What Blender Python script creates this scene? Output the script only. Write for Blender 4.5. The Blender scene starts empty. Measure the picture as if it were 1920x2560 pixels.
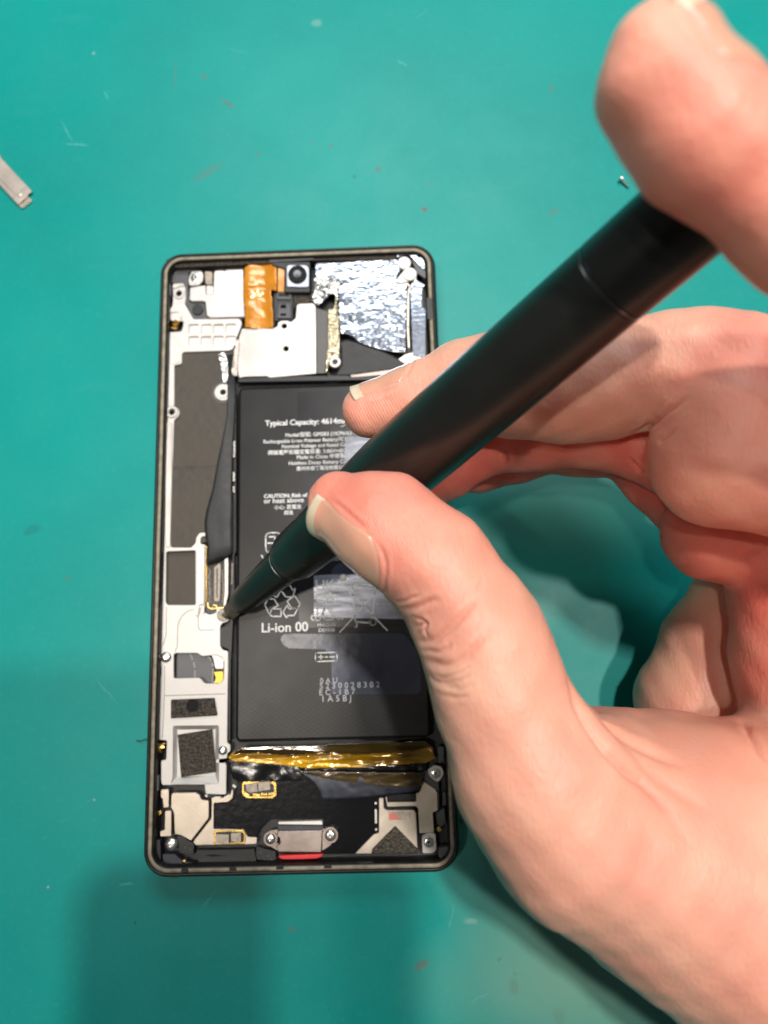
import bpy, bmesh, math, random
from mathutils import Vector, Matrix, noise
import numpy as np
random.seed(4)
MM = 0.001
S = bpy.context.scene
COL = S.collection
# ---------------------------------------------------------------- camera
cam_d = bpy.data.cameras.new('camera'); cam = bpy.data.objects.new('camera', cam_d); COL.objects.link(cam)
cam_d.sensor_fit = 'VERTICAL'; cam_d.sensor_height = 36.0; cam_d.lens = 36.0*1800/2560
cam_d.clip_start = 0.005; cam_d.clip_end = 30
cam.matrix_world = Matrix([[0.9992752, 0.0307836, 0.0223924, 0.0248075], [-0.0264693, 0.9846637, -0.1724437, -0.0242861], [-0.0273574, 0.171726, 0.9847648, 0.1802545], [0.0, 0.0, 0.0, 1.0]])
cam_d.dof.use_dof = True; cam_d.dof.focus_distance = 0.140; cam_d.dof.aperture_fstop = 13
S.camera = cam
# ---------------------------------------------------------------- light
w = bpy.data.worlds.new("World"); S.world = w; w.use_nodes = True
bg = w.node_tree.nodes['Background']; bg.inputs[0].default_value = (0.80, 0.90, 1.0, 1); bg.inputs[1].default_value = 0.065
def area(name, loc, sx, sy, power, col, target=(20, -10, 0)):
    d = bpy.data.lights.new(name, 'AREA'); d.shape = 'RECTANGLE'; d.size = sx; d.size_y = sy; d.energy = power; d.color = col
    o = bpy.data.objects.new(name, d); COL.objects.link(o); o.location = Vector(loc)
    v = Vector(target)*MM-o.location; o.rotation_euler = v.to_track_quat('-Z', 'Y').to_euler()
    return o
area('bench_lamp', (0.02, 0.38, 0.44), 0.32, 0.14, 1.25, (0.93, 0.975, 1.0), (10, 40, 0))
area('ceiling_lamp', (0.15, 0.27, 1.15), 0.045, 0.045, 6.9, (1.0, 0.95, 0.88))
area('ceiling_lamp', (0.32, 0.03, 1.08), 0.045, 0.045, 4.2, (1.0, 0.94, 0.86))
area('ceiling_lamp', (-0.36, -0.12, 1.15), 0.045, 0.045, 1.7, (1.0, 0.91, 0.80))
area('ceiling_lamp', (-0.19, -0.04, 1.15), 0.045, 0.045, 1.7, (1.0, 0.91, 0.80))
S.view_settings.view_transform = 'Standard'; S.view_settings.look = 'None'; S.view_settings.exposure = 0.12; S.view_settings.gamma = 1
# ---------------------------------------------------------------- materials
def mat(name, col, rough=.5, metal=0.0, spec=.5, var=0.0, vscale=300, bump=0.0, bscale=1500, bdist=.00005, stretch=(1, 1, 1), coat=0.0, alpha=1.0, dark=None, bdetail=3, aniso=0):
    m = bpy.data.materials.new(name); m.use_nodes = True; nt = m.node_tree; b = nt.nodes['Principled BSDF']
    b.inputs['Base Color'].default_value = (*col, 1); b.inputs['Roughness'].default_value = rough
    b.inputs['Metallic'].default_value = metal; b.inputs['Specular IOR Level'].default_value = spec
    b.inputs['Coat Weight'].default_value = coat; b.inputs['Coat Roughness'].default_value = .06; b.inputs['Alpha'].default_value = alpha
    tc = nt.nodes.new('ShaderNodeTexCoord'); mp = nt.nodes.new('ShaderNodeMapping'); mp.inputs['Scale'].default_value = stretch
    nt.links.new(tc.outputs['Object'], mp.inputs[0])
    if var > 0:
        n = nt.nodes.new('ShaderNodeTexNoise'); n.inputs['Scale'].default_value = vscale; n.inputs['Detail'].default_value = 5
        nt.links.new(mp.outputs[0], n.inputs['Vector'])
        mx = nt.nodes.new('ShaderNodeMix'); mx.data_type = 'RGBA'
        d = dark if dark else tuple(c*(1-var) for c in col)
        mx.inputs[6].default_value = (*d, 1); mx.inputs[7].default_value = (*[min(1, c*(1+var*.5)) for c in col], 1)
        rp = nt.nodes.new('ShaderNodeMapRange'); rp.inputs[1].default_value = .35; rp.inputs[2].default_value = .65
        nt.links.new(n.outputs[0], rp.inputs[0]); nt.links.new(rp.outputs[0], mx.inputs[0]); nt.links.new(mx.outputs[2], b.inputs['Base Color'])
        mr = nt.nodes.new('ShaderNodeMapRange'); mr.inputs[3].default_value = rough*.8; mr.inputs[4].default_value = min(1, rough*1.25)
        nt.links.new(n.outputs[0], mr.inputs[0]); nt.links.new(mr.outputs[0], b.inputs['Roughness'])
    if bump > 0:
        n2 = nt.nodes.new('ShaderNodeTexNoise'); n2.inputs['Scale'].default_value = bscale; n2.inputs['Detail'].default_value = bdetail
        bp = nt.nodes.new('ShaderNodeBump'); bp.inputs['Strength'].default_value = bump; bp.inputs['Distance'].default_value = bdist
        nt.links.new(mp.outputs[0], n2.inputs['Vector']); nt.links.new(n2.outputs[0], bp.inputs['Height']); nt.links.new(bp.outputs[0], b.inputs['Normal'])
    return m
M = {}
M['shell'] = mat('frame_black', (.013, .013, .013), .36, spec=.35, var=.4, vscale=400, bump=.4, bscale=3000)
M['adhesive'] = mat('adhesive_tan', (.30, .26, .185), .55, var=.35, vscale=500, bump=.5, bscale=2500)
M['black'] = mat('black_plastic', (.012, .012, .014), .42, var=.4, vscale=600, bump=.5, bscale=2500)
M['black_gloss'] = mat('black_gloss', (.008, .008, .009), .16, bump=.25, bscale=600, bdist=.0002)
M['blue_black'] = mat('blue_black', (.030, .034, .050), .45, var=.3, vscale=500, bump=.4)
M['grey_tab'] = mat('grey_plastic', (.085, .085, .092), .45, var=.2)
M['alu'] = mat('bare_aluminium', (.62, .585, .55), .40, .6, var=.16, vscale=90, bump=.18, bscale=2600)
M['alu_matte'] = mat('cast_alloy', (.66, .63, .60), .50, .50, var=.10, vscale=200, bump=.3, bscale=3500)
M['steel_warm'] = mat('warm_steel', (.60, .52, .43), .40, .75, var=.16, vscale=220, bump=.3, bscale=2500)
M['usb'] = mat('brown_steel', (.34, .28, .25), .36, .85, var=.2, vscale=250, bump=.25, bscale=2500)
M['screw'] = mat('screw_steel', (.82, .80, .76), .24, .95, var=.1)
M['gold'] = mat('gold_contact', (.85, .56, .16), .25, .95, var=.2, vscale=700, bump=.2, bscale=1500, bdist=.00005)
M['copper_flex'] = mat('orange_flex', (.66, .25, .018), .20, .1, spec=.6, var=.15, vscale=200, bump=.25, bscale=400, bdist=.00025, coat=.5)
M['foil'] = mat('silver_foil', (.42, .46, .54), .16, 1.0, bump=.14, bscale=560, bdist=.00030, stretch=(1, 1.9, 1), bdetail=1.5)
M['foil_crumple'] = mat('crumpled_foil', (.80, .80, .78), .16, 1.0, bump=1.0, bscale=700, bdist=.0009, bdetail=3)
M['foil_gold'] = mat('crumpled_gold_foil', (.72, .64, .45), .20, 1.0, bump=1.0, bscale=900, bdist=.0008, stretch=(1, 1, 1))
M['graphite'] = mat('graphite_pad', (.068, .056, .044), .62, .1, var=.2, vscale=160, bump=.6, bscale=1800, bdist=.00008)
M['grey_strip'] = mat('grey_strip', (.10, .093, .09), .5, .2, var=.15)
M['foam'] = mat('conductive_foam', (.085, .072, .058), .42, .6, var=.6, vscale=1500, bump=1.0, bscale=2600, bdist=.0004)
M['tape_black'] = mat('black_cloth_tape', (.018, .019, .021), .55, var=.3, vscale=900, bump=.4, bscale=3000)
M['battery'] = None
M['pcb'] = mat('dark_board', (.012, .011, .012), .30, var=.3, vscale=900, bump=.3)
M['ceramic'] = mat('beige_component', (.42, .36, .29), .5, .2, var=.25, vscale=1200)
M['flexgrey'] = mat('grey_ribbon', (.105, .105, .115), .42, .1, var=.1)
M['flexgrey_light'] = mat('grey_ribbon_line', (.24, .24, .25), .42)
M['yellow'] = mat('yellow_part', (.78, .50, .02), .3, .2, var=.3, vscale=900)
M['red'] = mat('red_seal', (.70, .035, .035), .35)
M['red_sticker'] = mat('red_print', (.62, .17, .14), .6)
M['white'] = mat('white_plastic', (.82, .80, .76), .30, var=.06)
M['print'] = mat('printed_white', (.80, .80, .80), .6)
M['print_dim'] = mat('printed_grey', (.42, .43, .46), .6)
M['lens'] = mat('lens_glass', (.004, .004, .006), .06, coat=1)
M['barrel'] = mat('lens_barrel', (.006, .006, .006), .6, spec=.2)
M['amber'] = mat('amber_film', (.80, .40, .010), .08, .30, spec=.8, var=.6, vscale=48, bump=.9, bscale=330, bdist=.0006, stretch=(.6, 2.6, 1), coat=1, dark=(.030, .018, .004), bdetail=1)  # near-black streaks in the colour stand for dark reflections on the film
M['film'] = mat('clear_film', (.10, .12, .19), .22, spec=.7, var=.25, vscale=90, bump=.5, bscale=120, bdist=.0004, alpha=.30)
M['film_glare'] = mat('clear_film_glare', (.55, .58, .68), .22, .2, spec=.9, var=.75, vscale=110, bump=.6, bscale=110, bdist=.0006, stretch=(.4, 1.3, 1), alpha=.42)  # pale streaky base puts the ceiling light's reflection into the colour
M['fold_pale'] = mat('pale_fold', (.62, .52, .46), .4, .2, var=.3, vscale=500, bump=.6, bscale=800, bdist=.0003)
M['driver'] = mat('anodised_dark', (.048, .050, .046), .31, .75, spec=.5, var=.12, vscale=60, bump=.12, bscale=6000)
M['driver_ring'] = mat('polished_edge', (.16, .16, .17), .25, .9)
M['bit'] = mat('bit_steel', (.20, .175, .15), .32, .9, var=.2, vscale=800)
M['bracket'] = mat('stamped_steel', (.62, .54, .48), .42, .6, var=.08, vscale=200, bump=.2, bscale=2500)
M['fibre'] = mat('dark_fibre', (.01, .01, .01), .6)
M['lint'] = mat('white_lint', (.7, .7, .68), .8)
def nail_mat(name, col, rough):
    m = mat(name, col, rough, spec=.5, var=.05, vscale=200, bump=.12, bscale=900, stretch=(1, 1, 1), coat=.25)
    b = m.node_tree.nodes['Principled BSDF']; b.inputs['Subsurface Weight'].default_value = .5; b.inputs['Subsurface Radius'].default_value = (1, .5, .35)
    b.inputs['Subsurface Scale'].default_value = .0012; return m
M['nail'] = nail_mat('nail_plate', (.76, .37, .26), .18); M['nail_tip'] = nail_mat('nail_free_edge', (.72, .57, .42), .35)
def battery_mat():
    m = mat('battery_pouch', (.012, .0115, .012), .34, spec=.32, var=.12, vscale=90); nt = m.node_tree; b = nt.nodes['Principled BSDF']
    tc = nt.nodes.new('ShaderNodeTexCoord'); sp = nt.nodes.new('ShaderNodeSeparateXYZ'); nt.links.new(tc.outputs['Object'], sp.inputs[0])
    def mt(op, a, c=None):
        n = nt.nodes.new('ShaderNodeMath'); n.operation = op
        for i, v in enumerate((a, c)):
            if v is None: continue
            if isinstance(v, (int, float)): n.inputs[i].default_value = v
            else: nt.links.new(v, n.inputs[i])
        return n.outputs[0]
    x = mt('MULTIPLY', sp.outputs[0], 1900); y = mt('MULTIPLY', sp.outputs[1], 2900)
    h = mt('MINIMUM', mt('ABSOLUTE', mt('SINE', mt('ADD', x, y))), mt('ABSOLUTE', mt('SINE', mt('SUBTRACT', x, y))))
    bp = nt.nodes.new('ShaderNodeBump'); bp.inputs['Strength'].default_value = .07; bp.inputs['Distance'].default_value = .00008
    nt.links.new(h, bp.inputs['Height']); nt.links.new(bp.outputs[0], b.inputs['Normal']); return m
M['battery'] = battery_mat()
M['battery_label'] = mat('label_film', (.018, .018, .021), .26, spec=.4, var=.12, vscale=80, bump=.06, bscale=300)
def skin_mat():
    m = bpy.data.materials.new('skin'); m.use_nodes = True; nt = m.node_tree; b = nt.nodes['Principled BSDF']; L = nt.links.new
    tc = nt.nodes.new('ShaderNodeTexCoord')
    at = nt.nodes.new('ShaderNodeAttribute'); at.attribute_name = 'flush_shade'
    n = nt.nodes.new('ShaderNodeTexNoise'); n.inputs['Scale'].default_value = 90; n.inputs['Detail'].default_value = 5; L(tc.outputs['Object'], n.inputs['Vector'])
    ad = nt.nodes.new('ShaderNodeMath'); ad.operation = 'MULTIPLY_ADD'; L(n.outputs[0], ad.inputs[0]); ad.inputs[1].default_value = .9; L(at.outputs['Fac'], ad.inputs[2])
    mr = nt.nodes.new('ShaderNodeMapRange'); mr.inputs[1].default_value = .25; mr.inputs[2].default_value = 1.35; L(ad.outputs[0], mr.inputs[0])
    cr = nt.nodes.new('ShaderNodeValToRGB'); e = cr.color_ramp.elements
    e[0].color = (.88, .475, .34, 1); e[1].color = (.77, .18, .135, 1); x = e.new(.5); x.color = (.86, .345, .255, 1)
    L(mr.outputs[0], cr.inputs[0]); L(cr.outputs[0], b.inputs['Base Color'])
    b.inputs['Roughness'].default_value = .46; b.inputs['Specular IOR Level'].default_value = .42
    b.inputs['Subsurface Weight'].default_value = .55; b.inputs['Subsurface Radius'].default_value = (1, .38, .22); b.inputs['Subsurface Scale'].default_value = .0030
    # fine skin relief: crossing lines plus pores
    v = nt.nodes.new('ShaderNodeTexVoronoi'); v.feature = 'DISTANCE_TO_EDGE'; v.inputs['Scale'].default_value = 1250
    mp = nt.nodes.new('ShaderNodeMapping'); mp.inputs['Rotation'].default_value = (0.3, .2, .75); mp.inputs['Scale'].default_value = (1, .38, .7)
    n3 = nt.nodes.new('ShaderNodeTexNoise'); n3.inputs['Scale'].default_value = 1600; n3.inputs['Detail'].default_value = 4
    L(tc.outputs['Object'], mp.inputs[0]); L(mp.outputs[0], v.inputs['Vector']); L(mp.outputs[0], n3.inputs['Vector'])
    mn = nt.nodes.new('ShaderNodeMath'); mn.operation = 'MINIMUM'; L(v.outputs[0], mn.inputs[0]); mn.inputs[1].default_value = .25
    ms = nt.nodes.new('ShaderNodeMath'); ms.operation = 'MULTIPLY_ADD'; L(mn.outputs[0], ms.inputs[0]); ms.inputs[1].default_value = 1.3; L(n3.outputs[0], ms.inputs[2])
    bp = nt.nodes.new('ShaderNodeBump'); bp.inputs['Strength'].default_value = .58; bp.inputs['Distance'].default_value = .00014
    rg = nt.nodes.new('ShaderNodeAttribute'); rg.attribute_name = 'ridge'
    wv = nt.nodes.new('ShaderNodeTexWave'); wv.inputs['Scale'].default_value = 640; wv.inputs['Distortion'].default_value = 1.2; wv.inputs['Detail Scale'].default_value = .4
    mw = nt.nodes.new('ShaderNodeMapping'); mw.inputs['Rotation'].default_value = (0, 0, -.45); L(tc.outputs['Object'], mw.inputs[0]); L(mw.outputs[0], wv.inputs['Vector'])
    mw2 = nt.nodes.new('ShaderNodeMath'); mw2.operation = 'MULTIPLY'; L(wv.outputs['Fac'], mw2.inputs[0]); L(rg.outputs['Fac'], mw2.inputs[1])
    mw3 = nt.nodes.new('ShaderNodeMath'); mw3.operation = 'ADD'; L(mw2.outputs[0], mw3.inputs[0]); L(ms.outputs[0], mw3.inputs[1])
    L(mw3.outputs[0], bp.inputs['Height']); L(bp.outputs[0], b.inputs['Normal'])
    return m
M['skin'] = skin_mat()
def mat_mat():
    m = bpy.data.materials.new('work_mat_rubber'); m.use_nodes = True; nt = m.node_tree; b = nt.nodes['Principled BSDF']; L = nt.links.new
    tc = nt.nodes.new('ShaderNodeTexCoord'); P = tc.outputs['Object']
    def noise_(scale, det=4, st=(1, 1, 1), rot=0):
        mp = nt.nodes.new('ShaderNodeMapping'); mp.inputs['Scale'].default_value = st; mp.inputs['Rotation'].default_value = (0, 0, rot); L(P, mp.inputs[0])
        n = nt.nodes.new('ShaderNodeTexNoise'); n.inputs['Scale'].default_value = scale; n.inputs['Detail'].default_value = det; L(mp.outputs[0], n.inputs['Vector']); return n.outputs[0]
    def rng(v, a, c, lo=0., hi=1.):
        r = nt.nodes.new('ShaderNodeMapRange'); r.inputs[1].default_value = a; r.inputs[2].default_value = c; r.inputs[3].default_value = lo; r.inputs[4].default_value = hi; L(v, r.inputs[0]); return r.outputs[0]
    def mix(f, A, Bc):
        x = nt.nodes.new('ShaderNodeMix'); x.data_type = 'RGBA'
        if isinstance(f, float): x.inputs[0].default_value = f
        else: L(f, x.inputs[0])
        for k, v in ((6, A), (7, Bc)):
            if isinstance(v, tuple): x.inputs[k].default_value = (*v, 1)
            else: L(v, x.inputs[k])
        return x.outputs[2]
    c = mix(rng(noise_(14, 5), .35, .65), (.001, .250, .228), (.002, .305, .278))
    c = mix(rng(noise_(160, 4), .3, .7, 0, .35), c, (.002, .29, .26))
    # worn pale streaks
    c = mix(rng(noise_(30, 6, (1, 4, 1), .6), .62, .85, 0, .12), c, (.10, .42, .36))
    # small reddish and dark flecks of dirt
    c = mix(rng(noise_(170, 1.5, (1, .45, 1), .7), .80, .85, 0, .30), c, (.17, .13, .10))
    c = mix(rng(noise_(330, 1, (1, .7, 1), -.4), .83, .87, 0, .6), c, (.02, .07, .07))
    c = mix(rng(noise_(3200, 3), .35, .7, 0, .16), c, (.02, .20, .18))
    c = mix(rng(noise_(700, 2), .55, .75, 0, .10), c, (.05, .45, .40))
    def spot(cx, cy, rx, ry, ang, col, amt, c):
        mp = nt.nodes.new('ShaderNodeMapping'); mp.vector_type = 'TEXTURE'
        mp.inputs['Location'].default_value = (cx*MM, cy*MM, 0); mp.inputs['Rotation'].default_value = (0, 0, ang); mp.inputs['Scale'].default_value = (rx*MM, ry*MM, 1)
        L(wob, mp.inputs[0]); ln = nt.nodes.new('ShaderNodeVectorMath'); ln.operation = 'LENGTH'
        mu = nt.nodes.new('ShaderNodeVectorMath'); mu.operation = 'MULTIPLY'; mu.inputs[1].default_value = (1, 1, 0); L(mp.outputs[0], mu.inputs[0]); L(mu.outputs[0], ln.inputs[0])
        return mix(rng(ln.outputs['Value'], .6, 1.1, amt, 0.), c, col)
    nz = nt.nodes.new('ShaderNodeTexNoise'); nz.inputs['Scale'].default_value = 900; L(P, nz.inputs['Vector'])
    wv = nt.nodes.new('ShaderNodeVectorMath'); wv.operation = 'MULTIPLY_ADD'; L(nz.outputs['Color'], wv.inputs[0]); wv.inputs[1].default_value = (.0012, .0012, 0); L(P, wv.inputs[2]); wob = wv.outputs[0]
    for (x, y), (rx, ry, a, col, amt) in zip(
        [(-26.88, 136.20), (-20.01, 127.10), (34.67, 91.65), (-11.39, 110.45), (22.10, 104.31), (9.14, 112.19), (36.43, 99.01), (15.53, 102.50), (-35.26, 137.22), (-25.37, 105.71), (5.51, 152.06), (69.53, 89.35), (71.57, 127.19), (4.08, 113.34), (-59.20, 145.34), (-69.05, 5.98), (-59.42, -6.77), (59.47, 16.99), (34.44, 91.75), (53.21, -89.94), (47.91, -102.41), (48.31, -99.88), (57.77, -108.47), (44.96, -96.59), (27.19, -97.48), (38.77, -88.52), (76.59, -36.82), (-2.63, -89.59), (27.18, -97.65), (-60.37, -79.40), (-50.14, -59.99), (-39.27, -87.56), (64.86, -106.76)],
        [(1.2, .45, -.7, 'r', .7), (2.2, .5, -.6, 'r', .7), (.8, .6, 0, 'r', .95), (.5, .4, 0, 'r', .8), (1.2, .35, .5, 'r', .8), (.35, .9, 0, 'r', .6), (.9, .3, 0, 'r', .5), (.3, .3, 0, 'd', .9),
         (.25, 5, 0, 'r', .35), (4.5, 1.2, .6, 'r', .28), (1.5, 1.2, 0, 'w', .3), (1.6, .5, .5, 'r', .5), (.4, 1.6, 0, 'r', .45), (.5, .3, 0, 'r', .7), (.4, .4, 0, 'w', .7), (2.4, 1, .3, 'd', .25),
         (.6, .5, 0, 'r', .4), (.5, .5, 0, 'd', .5), (.7, .5, 0, 'r', .8), (.5, .9, 0, 'd', .8), (1.0, 1.6, 0, 'd', .6), (.5, .4, 0, 'd', .7), (1.4, 1.6, .3, 'd', .45), (.5, .3, .4, 'd', .7), (1.8, .6, .5, 'r', .5),
         (1.5, .7, 0, 'w', .4), (.6, .5, 0, 'd', .5), (.8, .5, 0, 'r', .5), (1.6, .9, .4, 'r', .4), (.3, .3, 0, 'w', .6), (.3, .3, 0, 'w', .6), (.3, .3, 0, 'd', .7), (1.2, .5, -.5, 'd', .4)]):
        c = spot(x, y, rx*1.15, ry*1.15, a, {'r': (.12, .13, .11), 'd': (.012, .07, .07), 'w': (.30, .48, .42)}[col], amt, c)
    rs = random.Random(9)
    for k in range(16): c = spot(rs.uniform(-70, 110), rs.uniform(80, 175) if k % 3 else rs.uniform(-110, 20), rs.uniform(1.5, 5), .16, rs.uniform(-1.4, 1.4), (.16, .50, .46), rs.uniform(.25, .55), c)
    # large pale zone at the right and lower right: wear plus painted-in lamp glare
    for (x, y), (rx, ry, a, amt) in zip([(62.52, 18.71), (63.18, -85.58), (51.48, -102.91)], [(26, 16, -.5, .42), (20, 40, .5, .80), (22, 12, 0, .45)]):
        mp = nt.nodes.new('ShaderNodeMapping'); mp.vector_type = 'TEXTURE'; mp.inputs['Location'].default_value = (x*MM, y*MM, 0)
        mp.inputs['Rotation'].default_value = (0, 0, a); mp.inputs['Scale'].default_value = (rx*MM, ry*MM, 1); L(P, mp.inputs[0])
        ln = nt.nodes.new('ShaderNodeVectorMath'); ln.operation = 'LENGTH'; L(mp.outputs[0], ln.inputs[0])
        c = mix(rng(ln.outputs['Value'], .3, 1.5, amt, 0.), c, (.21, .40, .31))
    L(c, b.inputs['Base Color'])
    L(rng(noise_(60, 5), .3, .7, .36, .48), b.inputs['Roughness']); b.inputs['Specular IOR Level'].default_value = .26
    bp = nt.nodes.new('ShaderNodeBump'); bp.inputs['Strength'].default_value = .35; bp.inputs['Distance'].default_value = .00006
    L(noise_(2600, 3), bp.inputs['Height']); L(bp.outputs[0], b.inputs['Normal']); return m
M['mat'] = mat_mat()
# ---------------------------------------------------------------- mesh helpers (all lengths in millimetres)
def tag(o, label, cat=None, group=None, kind=None):
    if label: o['label'] = label
    if cat: o['category'] = cat
    if group: o['group'] = group
    if kind: o['kind'] = kind
    return o
def empty(name, loc=(0, 0, 0)):
    o = bpy.data.objects.new(name, None); COL.objects.link(o); o.location = Vector(loc)*MM; o.empty_display_size = .01; return o
def link(name, me, m, parent=None, smooth=False):
    if not me.materials: me.materials.append(m)
    o = bpy.data.objects.new(name, me); COL.objects.link(o)
    if parent: o.parent = parent; o.matrix_parent_inverse = Matrix.Identity(4); o.location = -Vector(parent_world(parent))
    if smooth:
        for p in me.polygons: p.use_smooth = True
    return o
def parent_world(p):
    v = Vector(p.location)
    while p.parent: p = p.parent; v = v+p.location
    return v
def from_py(name, vs, fs, m, parent=None, smooth=False):
    me = bpy.data.meshes.new(name); me.from_pydata([tuple(c*MM for c in v) for v in vs], [], fs); me.update()
    return link(name, me, m, parent, smooth)
def rounded(pts, r, n=4):
    """polygon with every corner rounded"""
    out = []; N = len(pts)
    for i in range(N):
        p = Vector(pts[i][:2]); a = Vector(pts[i-1][:2]); b = Vector(pts[(i+1) % N][:2])
        da = (a-p); db = (b-p); la, lb = da.length, db.length
        if la < 1e-6 or lb < 1e-6: continue
        d = min(r, la*.45, lb*.45)
        s = p+da/la*d; e = p+db/lb*d
        for k in range(n+1):
            t = k/n; out.append(tuple(s*(1-t)**2+p*2*t*(1-t)+e*t*t))
    return out
def circle(c, r, n=28): return [(c[0]+r*math.cos(6.28318*i/n), c[1]+r*math.sin(6.28318*i/n)) for i in range(n)]
def curve_mesh(name, loops, z0, z1, bev):
    cu = bpy.data.curves.new(name, 'CURVE'); cu.dimensions = '2D'; cu.fill_mode = 'BOTH'
    for lp in loops:
        sp = cu.splines.new('POLY'); sp.points.add(len(lp)-1)
        for q, p in zip(sp.points, lp): q.co = (p[0]*MM, p[1]*MM, 0, 1)
        sp.use_cyclic_u = True
    h = (z1-z0)/2; bev = min(bev, h*.9)
    cu.extrude = (h-bev)*MM; cu.bevel_depth = bev*MM; cu.bevel_resolution = 1; cu.offset = -bev*MM
    o = bpy.data.objects.new(name, cu); COL.objects.link(o)
    bpy.context.view_layer.update()
    me = bpy.data.meshes.new_from_object(o.evaluated_get(bpy.context.evaluated_depsgraph_get()))
    bpy.data.objects.remove(o); me.transform(Matrix.Translation((0, 0, (z0+z1)/2*MM))); me.name = name
    return me
def plate(name, loops, z0, z1, m, parent, r=.35, bev=.08, circles=(), label=None):
    ls = [rounded(l, r) for l in loops]+[circle((c[0], c[1]), c[2]) for c in circles]
    me = curve_mesh(name, ls, z0, z1, bev); me.materials.clear()
    o = link(name, me, m, parent)
    if label: o['label'] = label
    return o
def disc(name, c, r, z0, z1, m, parent, bev=.08, hole=0):
    me = curve_mesh(name, [circle(c, r)]+([circle(c, hole)] if hole else []), z0, z1, bev); me.materials.clear(); return link(name, me, m, parent)
def lathe(name, prof, base, axis, m, parent=None, n=48, smooth=True):
    ax = Vector(axis).normalized(); u = ax.orthogonal().normalized(); v = ax.cross(u); B = Vector(base); vs = []; fs = []
    for t, r in prof:
        for i in range(n):
            a = 6.2831853*i/n; vs.append(tuple(B+ax*t+(u*math.cos(a)+v*math.sin(a))*r))
    for k in range(len(prof)-1):
        for i in range(n):
            j = (i+1) % n; fs.append((k*n+i, k*n+j, (k+1)*n+j, (k+1)*n+i))
    fs.append(tuple(range(n))[::-1]); fs.append(tuple((len(prof)-1)*n+i for i in range(n)))
    o = from_py(name, vs, fs, m, parent, smooth)
    if smooth:
        bm = bmesh.new(); bm.from_mesh(o.data)
        for e in bm.edges:
            if len(e.link_faces) == 2 and e.calc_face_angle() > .6: e.smooth = False
        bm.to_mesh(o.data); bm.free()
    return o
def strokes(name, lines, wd, z, m, parent, h=.04):
    vs = []; fs = []
    def quad(a, b, c, d):
        k = len(vs); vs.extend([(*a, z), (*b, z), (*c, z), (*d, z), (*a, z-h), (*b, z-h), (*c, z-h), (*d, z-h)])
        fs.extend([(k, k+1, k+2, k+3), (k+4, k+5, k+1, k), (k+5, k+6, k+2, k+1), (k+6, k+7, k+3, k+2), (k+7, k+4, k, k+3)])
    for ln in lines:
        for a, b in zip(ln[:-1], ln[1:]):
            a = Vector(a[:2]); b = Vector(b[:2]); d = b-a
            if d.length < 1e-5: continue
            d.normalize(); nn = Vector((-d.y, d.x))*wd/2; e = d*wd*.3
            quad(a-e-nn, b+e-nn, b+e+nn, a-e+nn)
    return from_py(name, vs, fs, m, parent)
def text_mesh(name, items, z, m, parent, SP_=1.0):
    """items: (text, left x, baseline y, measured text, its width in mm)"""
    bmj = bmesh.new()
    def mk(s, size, sp=1.0):
        cu = bpy.data.curves.new('t', 'FONT'); cu.body = s; cu.size = size; cu.space_character = sp; cu.offset = .011*size; cu.fill_mode = 'FRONT'; cu.resolution_u = 3
        o = bpy.data.objects.new('t', cu); COL.objects.link(o); bpy.context.view_layer.update()
        me = bpy.data.meshes.new_from_object(o.evaluated_get(bpy.context.evaluated_depsgraph_get())); bpy.data.objects.remove(o); return me
    for s, x, y, ms, wmm, *bold in items:
        sp = SP_; me = mk(ms, 1.0, sp); xs = [v.co.x for v in me.vertices]
        if not xs: continue
        w1 = max(xs)-min(xs); size = wmm*MM/w1
        me = mk(s, size, sp); me.transform(Matrix.Translation((x*MM, y*MM, z*MM)))
        bmj.from_mesh(me)
        if bold:
            me.transform(Matrix.Translation((.06*MM, 0, .00001))); bmj.from_mesh(me)
    me = bpy.data.meshes.new(name); bmj.to_mesh(me); bmj.free(); me.materials.clear(); return link(name, me, m, parent)
def inside(p, poly):
    c = False; j = len(poly)-1
    for i in range(len(poly)):
        if (poly[i][1] > p[1]) != (poly[j][1] > p[1]) and p[0] < (poly[j][0]-poly[i][0])*(p[1]-poly[i][1])/(poly[j][1]-poly[i][1])+poly[i][0]: c = not c
        j = i
    return c
def crumple(name, poly, zf, m, parent, step=.22, th=.12, label=None):
    """thin sheet following zf(x, y), cut to the polygon"""
    poly = rounded(poly, .3); xs = [p[0] for p in poly]; ys = [p[1] for p in poly]; x0, y0 = min(xs), min(ys)
    nx = int((max(xs)-x0)/step)+2; ny = int((max(ys)-y0)/step)+2; idx = {}; vs = []; fs = []
    def vid(i, j):
        if (i, j) not in idx:
            x = x0+i*step; y = y0+j*step; idx[i, j] = len(vs); vs.append((x, y, zf(x, y)))
        return idx[i, j]
    for i in range(nx):
        for j in range(ny):
            if inside((x0+(i+.5)*step, y0+(j+.5)*step), poly): fs.append((vid(i, j), vid(i+1, j), vid(i+1, j+1), vid(i, j+1)))
    o = from_py(name, vs, fs, m, parent, True)
    so = o.modifiers.new('thickness', 'SOLIDIFY'); so.thickness = th*MM; so.offset = -1
    if label: o['label'] = label
    return o
def nz(x, y, s, seed=0.0): return noise.noise(Vector((x*s, y*s, seed)))
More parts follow.
